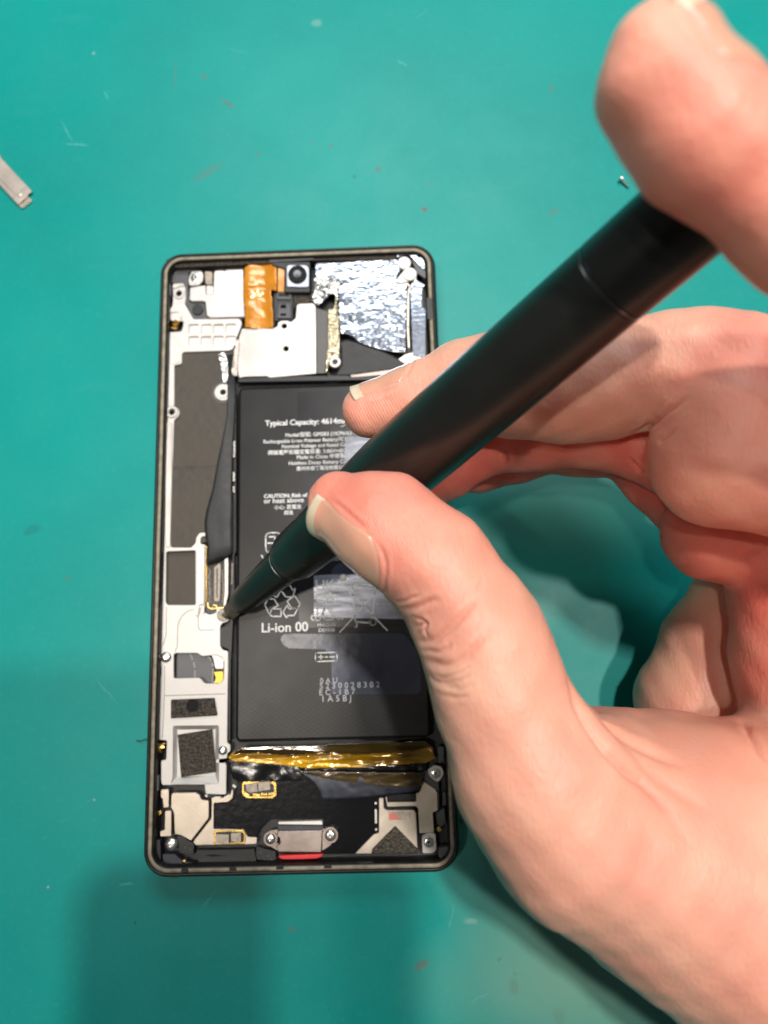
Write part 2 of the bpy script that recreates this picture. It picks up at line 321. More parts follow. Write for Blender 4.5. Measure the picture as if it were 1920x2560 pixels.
def screw_head(parent, c, r, z, name='screw', m=None, flat=True):
    o = lathe(name, [(-.6, r*.95), (0, r), (.22, r*.93), (.34, r*.7), (.34, r*.36), (.12, r*.30), (.12, .02)] if flat else [(-.6, r), (0, r), (.3, r*.85), (.5, r*.5), (.5, r*.3), (.25, r*.25), (.25, .02)], (c[0], c[1], z), (0, 0, 1), m or M['screw'], parent, 32)
    # star recess
    vs = []; fs = []
    for i in range(12):
        a = i*math.pi/6; rr = r*(.30 if i % 2 else .17); vs.append((c[0]+rr*math.cos(a), c[1]+rr*math.sin(a), z+.15))
    fs.append(tuple(range(12)))
    q = from_py('recess', vs, fs, M['black'], o); return o
# ---------------------------------------------------------------- the mat
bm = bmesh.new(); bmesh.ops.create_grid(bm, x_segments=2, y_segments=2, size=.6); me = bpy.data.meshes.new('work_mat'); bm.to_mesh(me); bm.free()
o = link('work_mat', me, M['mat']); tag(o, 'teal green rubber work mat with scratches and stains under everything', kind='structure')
# ================================================================ the phone
ph = empty('smartphone', (0, 0, 0)); tag(ph, 'opened black smartphone lying on the teal mat with its battery and metal shields exposed', 'smartphone')
def rrect(wd, ht, r, n=12):
    pts = []
    for cx, cy, a0 in ((wd/2-r, ht/2-r, 0), (-wd/2+r, ht/2-r, 90), (-wd/2+r, -ht/2+r, 180), (wd/2-r, -ht/2+r, 270)):
        for k in range(n+1):
            a = math.radians(a0+90*k/n); pts.append((cx+r*math.cos(a), cy+r*math.sin(a)))
    return pts
def ring(name, prof, m, parent, R0=6.0, close=False):
    vs = []; fs = []; N = None
    for ins, z in prof:
        p = rrect(72-2*ins, 152.8-2*ins, max(R0-ins, 1.2)); N = len(p); vs += [(q[0], q[1], z) for q in p]
    for k in range(len(prof)-1):
        for i in range(N): j = (i+1) % N; fs.append((k*N+i, k*N+j, (k+1)*N+j, (k+1)*N+i))
    if close: fs.append(tuple(range(N))[::-1])
    return from_py(name, vs, fs, m, parent, True)
fr = ring('frame', [(2.2, 0), (.9, .5), (.25, 1.8), (0, 4.2), (.1, 6.6), (.45, 7.9), (.8, 8.3), (1.05, 8.36), (1.25, 8.2), (1.3, 7.95), (2.35, 7.9), (2.5, 7.6), (2.6, 3)], M['shell'], ph, close=True)
ring('adhesive_ledge', [(1.34, 7.85), (1.36, 8.02), (2.16, 8.02), (2.18, 7.85)], M['adhesive'], ph)
plate('inner_tray', [rrect(67.2, 148, 3.5)], 2.2, 3.0, M['black'], ph, r=.01)
# dark stretches and nicks on the adhesive
plate('adhesive_gap', [[(33.16, 61.20), (34.58, 61.01), (34.53, 55.11), (33.23, 55.29)]], 7.9, 8.12, M['shell'], ph)
for q in [(-26.13, -74.63), (-15.25, -74.53), (-4.63, -74.40), (6.17, -74.34), (-28.40, -75.71)]:
    plate('adhesive_gap', [[(q[0]-.9, q[1]-.35), (q[0]+.9, q[1]-.35), (q[0]+.7, q[1]+.5), (q[0]-.7, q[1]+.5)]], 7.9, 8.13, M['shell'], ph, r=.2)
# seal strips and side walls
plate('seal_strip', [[(-34.63, 75.13), (-34.00, 75.51), (-15.64, 75.29), (-7.51, 74.68), (3.43, 74.67), (25.63, 74.42), (25.84, 72.78), (3.42, 73.31), (-7.25, 73.03), (-27.06, 72.90), (-34.44, 72.93)]], 5, 6.8, M['foam'], ph, label='rough dark grey foam strip along the top edge')
plate('wall_tab', [[(-34.41, 74.05), (-32.63, 74.52), (-31.61, 74.21), (-31.71, 73.06), (-34.25, 73.09)]], 5, 7.0, M['grey_tab'], ph)
plate('wall_tab', [[(-7.34, 74.15), (4.17, 74.35), (4.41, 73.38), (-6.46, 73.16), (-7.22, 73.05)]], 5, 7.1, M['grey_tab'], ph)
plate('wall_tab', [[(-34.39, 68.33), (-33.24, 68.29), (-33.16, 65.05), (-34.30, 65.09)]], 5, 7.0, M['grey_tab'], ph)
plate('wall_tab', [[(-34.34, -54.27), (-33.16, -54.30), (-33.06, -57.76), (-34.24, -57.62)]], 5, 6.6, M['grey_tab'], ph)
plate('wall_tab', [[(31.79, -49.33), (33.25, -49.37), (33.13, -52.53), (31.88, -53.09)]], 5, 6.8, M['grey_tab'], ph)
plate('wall_tab', [[(32.61, -59.25), (33.21, -59.26), (33.21, -62.24), (32.49, -62.23)]], 5, 6.8, M['grey_tab'], ph)
plate('wall_tab', [[(30.85, -64.02), (32.83, -62.69), (32.94, -65.89), (31.93, -67.00), (31.01, -66.08)]], 4, 6.6, M['grey_tab'], ph)
plate('wall_tab', [[(31.28, -71.28), (33.44, -71.09), (33.13, -72.88), (31.89, -73.97), (30.98, -73.06)]], 4, 6.4, M['grey_tab'], ph)
plate('corner_block', [[(-34.62, -68.54), (-32.51, -68.58), (-32.11, -74.88), (-34.22, -74.41), (-34.72, -73.11)]], 3, 6.0, M['black'], ph)
plate('side_rail', [[(-34.84, 38.88), (-34.26, 38.86), (-34.08, 24.88), (-34.14, 9.36), (-33.97, -1.99), (-34.00, -10.00), (-34.01, -25.53), (-33.92, -38.44), (-33.90, -45.01), (-34.93, -44.99), (-35.07, -28.37), (-34.81, -18.66), (-34.69, -1.14)]], 5, 6.6, M['black_gloss'], ph, r=.2)
plate('side_rail', [[(33.84, 65.00), (34.83, 64.96), (34.87, 46.52), (33.40, 46.57)]], 5, 6.6, M['black'], ph)
plate('seal_strip', [[(-32.13, -71.78), (-29.32, -71.83), (-27.41, -73.39), (-24.13, -74.10), (-7.16, -74.30), (-1.37, -74.24), (27.64, -74.10), (28.33, -74.79), (-1.37, -75.14), (-7.16, -75.06), (-26.91, -75.13), (-31.81, -74.82)]], 4, 5.4, M['blue_black'], ph, label='dark blue strip along the bottom edge')
# ---- left plate with its openings
SP = [[(-33.07, 69.01), (-30.26, 69.03), (-29.73, 67.78), (-29.53, 64.66), (-29.76, 63.18), (-27.39, 58.79), (-15.52, 58.53), (-14.76, 57.62), (-14.87, 56.43), (-16.10, 53.29), (-16.95, 50.29), (-17.95, 49.80), (-29.85, 49.86), (-30.26, 49.35), (-30.21, 46.85), (-30.65, 46.53), (-32.15, 46.40), (-31.90, 35.92), (-32.00, 35.28), (-30.87, 34.73), (-30.46, 33.71), (-30.82, 32.62), (-31.87, 31.65), (-31.96, 19.17), (-31.96, -0.05), (-31.80, -0.92), (-26.87, -1.10), (-25.81, -0.02), (-25.62, 1.41), (-24.87, 2.50), (-23.25, 2.56), (-23.24, 1.61), (-24.23, 1.58), (-24.54, 1.11), (-24.59, -0.24), (-23.29, -0.46), (-23.14, -15.48), (-23.29, -17.04), (-21.96, -17.60), (-20.38, -17.12), (-20.39, -16.08), (-18.28, -16.31), (-17.12, -17.73), (-17.45, -19.28), (-19.11, -19.84), (-19.42, -20.61), (-19.36, -25.07), (-18.77, -26.02), (-17.43, -26.40), (-17.34, -29.37), (-17.39, -33.92), (-17.41, -47.48), (-16.64, -47.99), (-16.62, -49.46), (-17.38, -49.93), (-17.37, -51.06), (-19.75, -51.25), (-19.91, -51.81), (-17.87, -51.94), (-17.52, -52.51), (-17.53, -59.09), (-22.35, -58.83), (-22.64, -56.59), (-32.55, -56.70), (-32.83, -55.89), (-32.95, -51.69), (-32.88, -51.12), (-31.77, -50.99), (-31.71, -46.67), (-33.69, -46.46), (-33.96, -45.80), (-34.05, -33.50), (-33.41, -31.50), (-33.47, -29.29), (-34.11, -28.26), (-34.24, -26.72), (-34.16, -23.30), (-34.17, -25.54), (-34.32, -16.92), (-34.21, -8.15), (-34.37, 8.02), (-34.26, 19.25), (-34.29, 31.14), (-34.40, 35.36), (-34.33, 36.01), (-34.62, 45.31), (-34.62, 54.80), (-34.13, 55.45), (-30.55, 55.57), (-30.24, 56.49), (-30.03, 58.35), (-32.95, 58.52), (-33.98, 59.31), (-34.34, 61.74), (-33.17, 62.37), (-32.95, 63.85)]]
holes = [[(-33.02, -2.14), (-32.49, -1.88), (-25.78, -1.82), (-25.53, -15.16), (-32.34, -14.97), (-32.83, -14.34)],
         [(-30.56, -26.82), (-30.04, -26.53), (-24.80, -26.63), (-23.74, -27.42), (-20.25, -27.17), (-18.85, -27.80), (-18.40, -28.66), (-18.44, -32.88), (-19.29, -33.87), (-22.93, -33.78), (-24.17, -32.40), (-30.42, -32.41)],
         [(-30.24, -43.45), (-19.51, -43.58), (-19.34, -56.58), (-30.53, -56.42), (-30.05, -54.98)]]
cells = []
for cx in [(-27.26, 56.11), (-24.06, 55.99), (-20.86, 55.86), (-17.63, 55.87)]+[(-27.27, 52.77), (-24.05, 52.64), (-20.81, 52.60), (-17.67, 52.53)]:
    hx, hy = 1.28, 1.28
    cells.append([(cx[0]-hx, cx[1]-hy), (cx[0]+hx, cx[1]-hy), (cx[0]+hx, cx[1]+hy), (cx[0]-hx, cx[1]+hy)])
side = plate('side_plate', SP+holes+cells, 4.9, 5.6, M['alu_matte'], ph, r=.4, bev=.12, circles=[(-31.35, 66.08, 0.73), (-32.41, 33.78, 0.73)], label='long pale alloy plate down the left side with openings')
plate('pocket_floor', [[(-29.33, 58.60), (-15.90, 58.08), (-16.12, 53.55), (-17.10, 50.81), (-29.18, 51.14)]], 4.7, 5.05, M['alu_matte'], side)
# low steps on the plate
plate('raised_step', [[(-33.56, 54.05), (-30.79, 53.94), (-30.63, 47.09), (-32.00, 46.88), (-32.12, 46.62), (-33.38, 46.67)]], 5.5, 5.72, M['alu_matte'], side, r=.3)
plate('raised_step', [[(-33.03, 68.41), (-32.01, 68.78), (-30.10, 68.70), (-29.83, 67.87), (-30.72, 68.04), (-31.49, 67.94), (-32.24, 67.51), (-32.93, 67.45)]], 5.5, 5.95, M['alu'], side)
plate('raised_step', [[(-34.01, 61.68), (-31.60, 61.86), (-30.45, 61.27), (-30.27, 58.85), (-31.03, 59.28), (-31.32, 60.90), (-33.73, 60.73)]], 5.5, 5.9, M['alu_matte'], side)
plate('raised_step', [[(-33.67, 31.08), (-32.31, 31.04), (-32.02, 19.15), (-32.00, -0.81), (-32.95, -0.78), (-33.40, 5.67)]], 5.5, 5.9, M['alu'], side, r=.2, label='bright machined rail beside the graphite sheet')
strokes('score_line', [[(-25.85, -16.19), (-27.26, -16.59), (-28.65, -17.59), (-29.49, -19.13), (-29.73, -20.50), (-29.72, -24.80), (-30.21, -26.15)], [(-32.59, -15.40), (-32.50, -22.15), (-33.22, -24.71)], [(-24.76, -17.87), (-24.71, -20.64), (-24.18, -21.26), (-20.84, -21.26)], [(-32.49, -36.39), (-18.05, -36.32)], [(-32.67, -29.48), (-32.57, -36.39), (-32.75, -45.99)]], .14, 5.63, M['grey_tab'], side, .05)
cc = (-32.41, 33.78, 1.62)
disc('screw_boss', cc, cc[2], 5.3, 5.95, M['alu'], side, .15, hole=cc[2]*.48)
cc = (-31.35, 66.08, 1.57)
disc('screw_boss', cc, cc[2], 5.3, 5.85, M['alu'], side, .15, hole=cc[2]*.46)
cc = (-19.44, 38.61, 2.33)
disc('screw_boss', cc, cc[2], 4.9, 5.6, M['alu'], side, .2, hole=cc[2]*.30); disc('boss_step', cc, cc[2]*.66, 5.5, 5.75, M['alu_matte'], side, .1, hole=cc[2]*.32); disc('boss_hole', cc, cc[2]*.34, 4.8, 5.3, M['barrel'], side)
disc('boss_ring', cc, cc[2]*1.25, 4.9, 5.2, M['grey_strip'], side, .05, hole=cc[2]*.98)
# sloped pocket near the bottom
po = [(-30.24, -43.45), (-19.51, -43.58), (-19.34, -56.58), (-30.53, -56.42)]; pi_ = [(-29.56, -44.38), (-20.53, -44.50), (-20.38, -55.05), (-29.43, -55.02)]
vs = [(*p, 5.55) for p in po]+[(*p, 4.5) for p in pi_]
from_py('sloped_pocket', vs, [(0, 1, 5, 4), (1, 2, 6, 5), (2, 3, 7, 6), (3, 0, 4, 7), (4, 5, 6, 7)], M['alu_matte'], side)
plate('foam_pad', [[(-29.32, -45.47), (-21.17, -44.43), (-20.09, -54.08), (-28.25, -55.03)]], 4.52, 5.3, M['foam'], ph, r=.15, label='tilted grey foam pad in the lower pocket of the left plate')
plate('foam_pad', [[(-30.81, -37.30), (-20.48, -37.14), (-19.73, -41.21), (-30.70, -41.61)]], 5.62, 6.2, M['foam'], ph, r=.25, label='small oblong grey foam pad above the lower pocket')
cc = (-25.61, -38.75, 1.50)
disc('foam_dent', cc, cc[2], 6.15, 6.24, M['barrel'], ph)
# graphite sheet and the cavity below
def zg(x, y): return 5.05+.05*nz(x, y, .6)+.03*nz(x, y, 2)-.18*math.exp(-((y-(-26.56, 19.04, 0.02)[1])/.35)**2)
crumple('graphite_sheet', [(-32.55, 46.22), (-30.32, 47.05), (-30.26, 50.34), (-16.07, 50.33), (-17.70, 38.79), (-17.23, 30.69), (-20.72, 1.57), (-23.35, 0.15), (-24.87, -0.17), (-25.95, -0.49), (-27.01, -1.36), (-32.22, -1.38), (-32.31, 0.03), (-32.31, 27.22), (-32.61, 39.33)], zg, M['graphite'], ph, .25, .1, 'dark brown graphite sheet filling the upper left recess')
plate('cavity_insert', [[(-34.02, -1.38), (-25.89, -1.26), (-25.63, -15.35), (-33.66, -15.12)]], 3.6, 4.2, M['graphite'], ph, r=.2)
plate('white_bar', [[(-25.28, -1.77), (-24.79, -0.93), (-23.73, -0.93), (-23.25, -1.48), (-23.20, -15.09), (-24.32, -15.23), (-24.63, -17.90), (-25.15, -17.75), (-25.13, -15.30)]], 5.6, 6.6, M['white'], ph, r=.25, bev=.2)
plate('connector_arm', [[(-24.44, -15.29), (-23.21, -15.32), (-23.23, -17.23), (-23.61, -17.40), (-23.81, -15.83), (-24.20, -15.82), (-24.28, -17.20), (-24.49, -17.20)]], 5.4, 6.1, M['alu'], ph)
# connector board
plate('connector_board', [[(-23.39, -2.35), (-17.69, -2.52), (-18.25, -16.29), (-20.35, -17.63), (-21.59, -17.59), (-23.15, -17.03)]], 4.3, 5.0, M['pcb'], ph, r=.2)
plate('board_edge', [[(-23.39, -0.75), (-22.98, -0.76), (-22.90, -5.59), (-22.90, -14.59), (-23.16, -14.59)]], 4.6, 5.15, M['gold'], ph, r=.1)
plate('connector_plug', [[(-21.08, -6.08), (-19.58, -5.06), (-19.35, -6.13), (-19.46, -14.21), (-19.72, -14.63), (-20.69, -14.61), (-21.01, -14.16)]], 5, 5.9, M['ceramic'], ph, r=.35, bev=.2)
plate('plug_groove', [[(-20.54, -6.45), (-20.00, -6.47), (-20.00, -13.67), (-20.44, -13.66)]], 5.85, 5.95, M['flexgrey'], ph, r=.2)
cs = []
for k in range(30): cs.append((K_x := random.random(), k))
ca, cb = [(-22.44, -6.50), (-22.13, -14.79)], [(-19.08, -6.77), (-18.86, -14.88)]
for (p0, p1) in (ca, cb):
    lines = []
    for k in range(26):
        t = k/25; x = p0[0]+(p1[0]-p0[0])*t+random.uniform(-.25, .25); y = p0[1]+(p1[1]-p0[1])*t
        lines.append([(x-.1, y), (x+random.uniform(.0, .2), y+random.uniform(-.12, .12))])
    strokes('solder_dots', lines, .16, 5.1, M['ceramic'], ph)
strokes('gold_trace', [[(-22.67, -14.60), (-22.62, -15.48), (-22.11, -16.10), (-21.05, -16.18)], [(-20.44, -15.97), (-18.76, -15.97)], [(-21.33, -15.34), (-20.53, -15.36), (-20.43, -16.06), (-21.23, -16.13)]], .22, 5.12, M['gold'], ph)
plate('connector_rail', [[(-18.50, -4.22), (-17.61, -3.89), (-17.49, -5.13), (-17.51, -13.05), (-18.18, -15.98), (-18.62, -15.89), (-18.31, -12.15)]], 5, 6.0, M['alu'], ph, r=.1)
plate('connector_rail', [[(-16.74, -5.33), (-16.39, -5.25), (-16.52, -10.27), (-16.92, -10.53), (-16.75, -9.57)]], 5, 5.8, M['ceramic'], ph, r=.05)
sc = (-18.72, -17.79, 1.54)
screw_head(ph, sc, sc[2], 5.7, 'screw', M['ceramic'])
# ---- ribbon seen through the lower opening
plate('ribbon_cable', [[(-30.32, -26.18), (-24.23, -26.33), (-21.91, -27.77), (-21.27, -29.67), (-21.38, -34.26), (-30.42, -33.02)]], 3.1, 3.9, M['flexgrey'], ph, r=.2)
strokes('ribbon_line', [[(-27.10, -26.77), (-26.27, -28.51), (-25.80, -30.40), (-25.83, -33.13)], [(-22.68, -27.40), (-21.70, -28.80), (-21.41, -30.17), (-21.53, -33.91)]], .42, 3.95, M['flexgrey_light'], ph)
plate('cream_block', [[(-22.07, -27.07), (-18.73, -27.16), (-18.86, -30.58), (-20.79, -30.53), (-21.35, -28.12)]], 3.1, 4.2, M['alu'], ph)
plate('yellow_block', [[(-21.22, -31.20), (-18.86, -31.09), (-18.84, -32.96), (-19.69, -34.13), (-21.36, -34.08), (-20.59, -32.75)]], 3.1, 4.3, M['yellow'], ph)
# ---- graphics: gold springs
def spring(q, r, n=4):
    vs = []; fs = []
    bm = bmesh.new()
    for k in range(n):
        a = random.uniform(0, 6.28); s = bmesh.ops.create_cube(bm, size=1)
        mx = Matrix.Translation(Vector((q[0]+random.uniform(-.5, .5)*r, q[1]+(k-(n-1)/2)*r*.55, 5.2+random.uniform(0, .5)))*MM) @ Matrix.Rotation(random.uniform(-.5, .5), 4, 'Z') @ Matrix.Rotation(random.uniform(-.5, .5), 4, 'X') @ Matrix.Diagonal(Vector((r*1.3, r*.45, .35))*MM).to_4x4()
        bmesh.ops.transform(bm, matrix=mx, verts=s['verts'])
    me = bpy.data.meshes.new('gold_spring'); bm.to_mesh(me); bm.free(); link('gold_spring', me, M['gold'], ph)
for q in ((-32.10, 57.50, 1.13), (-32.98, -48.36, 0.94), (30.95, 51.26, 1.24)): spring(q, q[2])
for q in ((-33.06, -62.79, 0.52), (31.48, -67.67, 0.63), (-27.16, -73.56, 0.51)): disc('gold_contact', q, q[2], 4, 5.4, M['gold'], ph, .15)
# ---- upper left shield, camera, flex
sh = plate('shield_plate', [[(-21.86, 72.02), (-19.62, 72.01), (-19.31, 71.73), (-18.98, 72.10), (-14.39, 72.07), (-14.34, 65.06), (-13.87, 58.68), (-19.46, 58.82), (-22.98, 58.83), (-23.88, 59.53), (-24.27, 63.25), (-24.83, 63.54), (-28.07, 63.67), (-28.52, 64.28), (-28.45, 64.95), (-28.41, 67.52), (-24.27, 68.03), (-24.15, 65.46), (-22.20, 65.24), (-22.16, 71.35)]], 5, 6.0, M['alu'], ph, r=.35, bev=.15, label='bright steel shield in the upper left corner')
cc = (-26.93, 70.32, 1.77)
plate('screw_tab', [[(-28.65, 70.80), (-28.04, 72.01), (-25.48, 72.09), (-24.96, 71.20), (-25.05, 69.29), (-26.18, 68.11), (-28.59, 68.07), (-28.88, 69.45)]], 5, 5.9, M['alu'], ph)
screw_head(ph, cc, cc[2]*.78, 5.9)
plate('connector_block', [[(-24.59, 71.86), (-22.54, 71.64), (-22.49, 67.96), (-24.27, 68.17)]], 5, 6.2, M['ceramic'], ph)
plate('connector_block', [[(-24.09, 67.95), (-22.23, 67.76), (-22.20, 65.24), (-24.05, 65.45)]], 5, 5.9, M['alu_matte'], ph)
plate('dark_bracket', [[(-30.13, 74.87), (-14.58, 73.81), (-14.57, 72.51), (-22.39, 72.84), (-24.95, 73.00), (-29.17, 72.35), (-29.23, 68.79), (-28.75, 63.87), (-24.80, 63.77), (-24.23, 59.92), (-23.20, 59.02), (-14.48, 58.87), (-14.47, 58.33), (-27.38, 58.84), (-29.89, 63.92), (-29.66, 64.99), (-30.00, 68.82), (-33.85, 69.52), (-33.95, 73.37)]], 4, 5.1, M['grey_tab'], ph, r=.2)
cc = (-26.43, 61.53, 1.46)
disc('rubber_button', cc, cc[2], 5, 5.6, M['black'], ph)
def zflex(x, y):
    p = [(-13.99, 65.87), (-6.42, 65.57)]; t = y-p[0][1]
    return 6.25+.25*math.sin(x*.9+.3)+.12*nz(x, y, .5, 3)+(.35*math.exp(-((t)/1.2)**2))
crumple('orange_flex', [(-14.05, 72.17), (-12.53, 73.25), (-5.80, 72.97), (-5.42, 70.45), (-5.56, 65.31), (-7.07, 65.64), (-6.69, 62.40), (-6.44, 55.34), (-10.31, 55.36), (-13.69, 55.54), (-13.72, 60.01), (-14.25, 64.86)], zflex, M['copper_flex'], ph, .25, .15, 'glossy orange flexible circuit bending down beside the camera')
plate('orange_flex_end', [[(-5.16, 71.93), (-3.44, 71.32), (-3.58, 64.98), (-5.27, 65.05)]], 6.2, 6.5, M['copper_flex'], ph, r=.15)
cm = plate('front_camera', [[(-6.71, 73.30), (3.40, 73.02), (3.32, 64.38), (-3.44, 64.65), (-3.30, 71.12), (-5.19, 71.88), (-6.71, 72.49)]], 4, 6.9, M['black'], ph, r=.3, bev=.2, label='small square camera module with a black round lens')
plate('camera_rim', [[(-2.82, 71.81), (-2.11, 72.21), (2.42, 71.94), (3.17, 70.96), (3.12, 65.84), (2.37, 65.61), (-2.84, 65.95)]], 6.8, 7.25, mat('camera_bezel', (.34, .35, .39), .28, .9), cm, r=.5, bev=.3)
cc = (0.06, 69.25, 2.45)
disc('lens_barrel', cc, cc[2], 7.2, 7.7, M['barrel'], cm, .15); disc('lens_glass', cc, cc[2]*.45, 7.6, 7.78, M['lens'], cm, .1)
sm = plate('sensor_block', [[(-6.51, 65.28), (-1.34, 65.08), (-1.50, 57.32), (-6.13, 57.50)]], 4, 5.6, M['black'], ph, r=.2)
plate('sensor_window', [[(-5.75, 65.04), (-1.79, 64.96), (-1.85, 63.08), (-5.50, 63.31)], [(-5.12, 64.64), (-2.40, 64.58), (-2.45, 63.91), (-5.00, 64.01)]], 5.5, 6.0, M['grey_tab'], sm, r=.15)
plate('sensor_window', [[(-4.98, 61.81), (-4.23, 61.97), (-4.10, 61.59), (-3.35, 61.56), (-3.10, 61.93), (-1.96, 61.83), (-1.81, 57.82), (-5.41, 57.96)]], 5.5, 6.2, M['grey_tab'], sm, r=.15)
plate('sensor_eye', [[(-4.55, 61.53), (-3.05, 61.47), (-3.10, 60.59), (-4.56, 60.65)]], 6.1, 6.3, M['lens'], sm, r=.1)
plate('sensor_eye', [[(-4.61, 59.21), (-3.10, 59.15), (-3.11, 58.51), (-4.61, 58.57)]], 6.1, 6.3, M['lens'], sm, r=.1)
plate('dark_sponge', [[(-1.29, 65.19), (3.39, 65.14), (3.62, 62.43), (0.34, 62.24), (-0.67, 62.07), (-1.31, 59.95)]], 4, 5.4, M['foam'], ph, r=.2)
# ---- centre plate
cp = plate('centre_plate', [[(-14.67, 55.62), (-6.28, 55.37), (-5.35, 55.92), (-5.35, 56.85), (-4.40, 57.35), (-2.64, 57.28), (-1.89, 56.85), (-0.63, 58.00), (-0.42, 61.06), (-0.24, 61.72), (0.65, 61.87), (4.16, 61.89), (4.57, 60.90), (4.56, 42.62), (-3.31, 42.17), (-7.39, 41.96), (-8.13, 42.40), (-14.08, 42.41), (-15.27, 42.20), (-15.71, 44.50), (-15.88, 49.73), (-15.36, 53.40)]], 5, 5.9, M['alu'], ph, r=.3, bev=.12, circles=[(-3.65, 55.86, 0.70), (-3.22, 49.64, 0.69)], label='bright steel centre plate above the battery')
strokes('pressed_line', [[(-14.88, 50.87), (-2.41, 50.57), (-0.92, 50.46), (0.32, 49.63), (0.56, 47.79), (0.65, 43.37)]], .12, 5.93, M['alu_matte'], cp)
plate('grey_pad', [[(4.66, 60.58), (7.70, 59.39), (7.70, 49.88), (7.36, 42.48), (4.65, 42.66)]], 5.2, 5.95, M['grey_strip'], ph, r=.1)
# ---- foil
def zf(x, y): return 6.5+.10*nz(x, y, .35, 2)+.05*nz(x, y, 1.1, 4)
crumple('silver_foil', [(4.52, 72.55), (9.70, 72.80), (26.09, 72.88), (26.89, 70.13), (25.43, 67.49), (28.38, 66.02), (28.17, 59.36), (27.47, 48.87), (27.66, 47.18), (24.11, 47.44), (20.69, 48.35), (15.55, 50.37), (14.10, 52.00), (11.89, 52.92), (10.77, 52.52), (10.48, 65.95), (8.32, 63.89), (6.29, 61.83), (4.31, 64.05), (4.60, 67.80)], zf, M['foil'], ph, .25, .1, 'embossed silver foil sheet in the upper right')
def zc(x, y): return 6.85+.55*nz(x, y, .8, 7)+.28*nz(x, y, 2.2, 9)
crumple('crumpled_foil', [(4.25, 68.25), (6.14, 68.71), (10.66, 67.99), (12.15, 67.12), (10.37, 65.31), (10.56, 61.56), (9.59, 63.73), (8.09, 63.79), (6.31, 61.46), (4.93, 60.98), (3.70, 62.37), (4.48, 65.55)], zc, M['foil_crumple'], ph, .16, .08, 'crumpled ridge of silver foil')
crumple('crumpled_foil', [(7.87, 59.15), (9.25, 59.62), (10.19, 63.86), (10.72, 54.80), (10.63, 48.77), (10.30, 46.71), (8.08, 46.53), (7.28, 42.42), (6.79, 42.44), (7.75, 49.67)], zc, M['foil_gold'], ph, .16, .08, 'creased golden foil strip left of the silver sheet')
crumple('crumpled_foil', [(-20.83, 49.33), (-19.02, 49.34), (-17.87, 46.82), (-18.18, 41.02), (-19.29, 40.93), (-20.21, 45.61)], lambda x, y: 6.0+.3*nz(x, y, 1.5, 3), M['foil_crumple'], ph, .14, .08, 'small crumpled silver strip on the graphite sheet')
crumple('black_film', [(10.71, 50.73), (12.33, 51.45), (15.78, 50.40), (21.65, 47.96), (27.70, 44.62), (27.17, 43.35), (21.51, 42.78), (13.15, 41.93), (9.46, 42.07), (10.98, 44.47), (11.05, 49.15)], lambda x, y: 6.0+.10*nz(x, y, .25, 5), M['tape_black'], ph, .3, .1, 'black glossy film below the foil')
plate('battery_bay_wall', [[(-15.54, 42.07), (-7.87, 42.23), (-3.42, 41.99), (-0.66, 42.18), (12.64, 41.90), (13.12, 41.36), (31.27, 41.47), (31.23, 40.19), (13.11, 40.59), (-15.53, 41.09)]], 4.4, 5.8, M['black'], ph, r=.1)
plate('bay_edge', [[(13.13, 41.88), (23.97, 43.03), (24.18, 41.73), (13.36, 41.23)]], 5, 5.95, M['usb'], ph, r=.1)
for q in ((9.42, 45.19, 1.52), (30.50, 44.23, 1.62)):
    disc('screw_boss', q, q[2], 5.9, 6.9, M['alu'], ph, .2, hole=q[2]*.42); disc('boss_hole', q, q[2]*.5, 5.9, 6.3, M['black'], ph)
plate('metal_arm', [[(27.28, 46.79), (29.76, 47.48), (32.39, 45.30), (32.06, 42.99), (28.40, 43.38), (25.52, 45.56)]], 5.4, 6.2, M['alu'], ph)
for q in ((27.85, 71.47, 1.75), (29.20, 68.31, 1.80)): disc('white_pad', q, q[2], 6.3, 7.3, M['white'], ph, .2)
plate('pad_tail', [[(28.01, 69.87), (29.15, 66.59), (26.63, 65.89), (25.41, 66.74)]], 6.3, 6.9, M['white'], ph)
plate('corner_plate', [[(25.72, 74.57), (31.68, 74.92), (32.84, 73.73), (33.20, 69.65), (32.26, 69.96), (29.38, 73.60), (28.13, 73.93), (25.98, 73.20)]], 6, 7.0, M['foil'], ph, r=.3, circles=[(31.75, 73.23, 0.33)])
plate('dark_bridge', [[(29.61, 72.89), (33.36, 69.21), (33.28, 67.06), (31.10, 68.77)]], 6, 6.7, M['grey_tab'], ph)
plate('right_strip', [[(29.11, 65.19), (30.67, 67.01), (33.11, 65.43), (32.33, 64.52), (32.02, 59.47), (32.98, 58.64), (32.55, 46.61), (32.38, 45.32), (29.23, 46.47), (29.20, 56.67)]], 5.4, 6.5, M['foil'], ph, r=.3, label='narrow silver strip with embossed marks on the right edge')
lines = []
a0, a1 = [(30.67, 59.79), (30.71, 52.40)]
for k in range(9):
    t = k/8; x = a0[0]+(a1[0]-a0[0])*t; y = a0[1]+(a1[1]-a0[1])*t; lines.append([(x-.45, y), (x+.45, y+random.uniform(-.15, .15))])
strokes('embossed_mark', lines, .16, 6.56, M['grey_tab'], ph)
strokes('antenna_wire', [[(28.38, 65.87), (29.10, 65.04), (28.66, 62.92), (28.24, 53.94), (28.31, 48.46)], [(30.66, 67.12), (30.37, 65.79), (29.08, 64.50)]], .38, 6.9, M['steel_warm'], ph, .3)
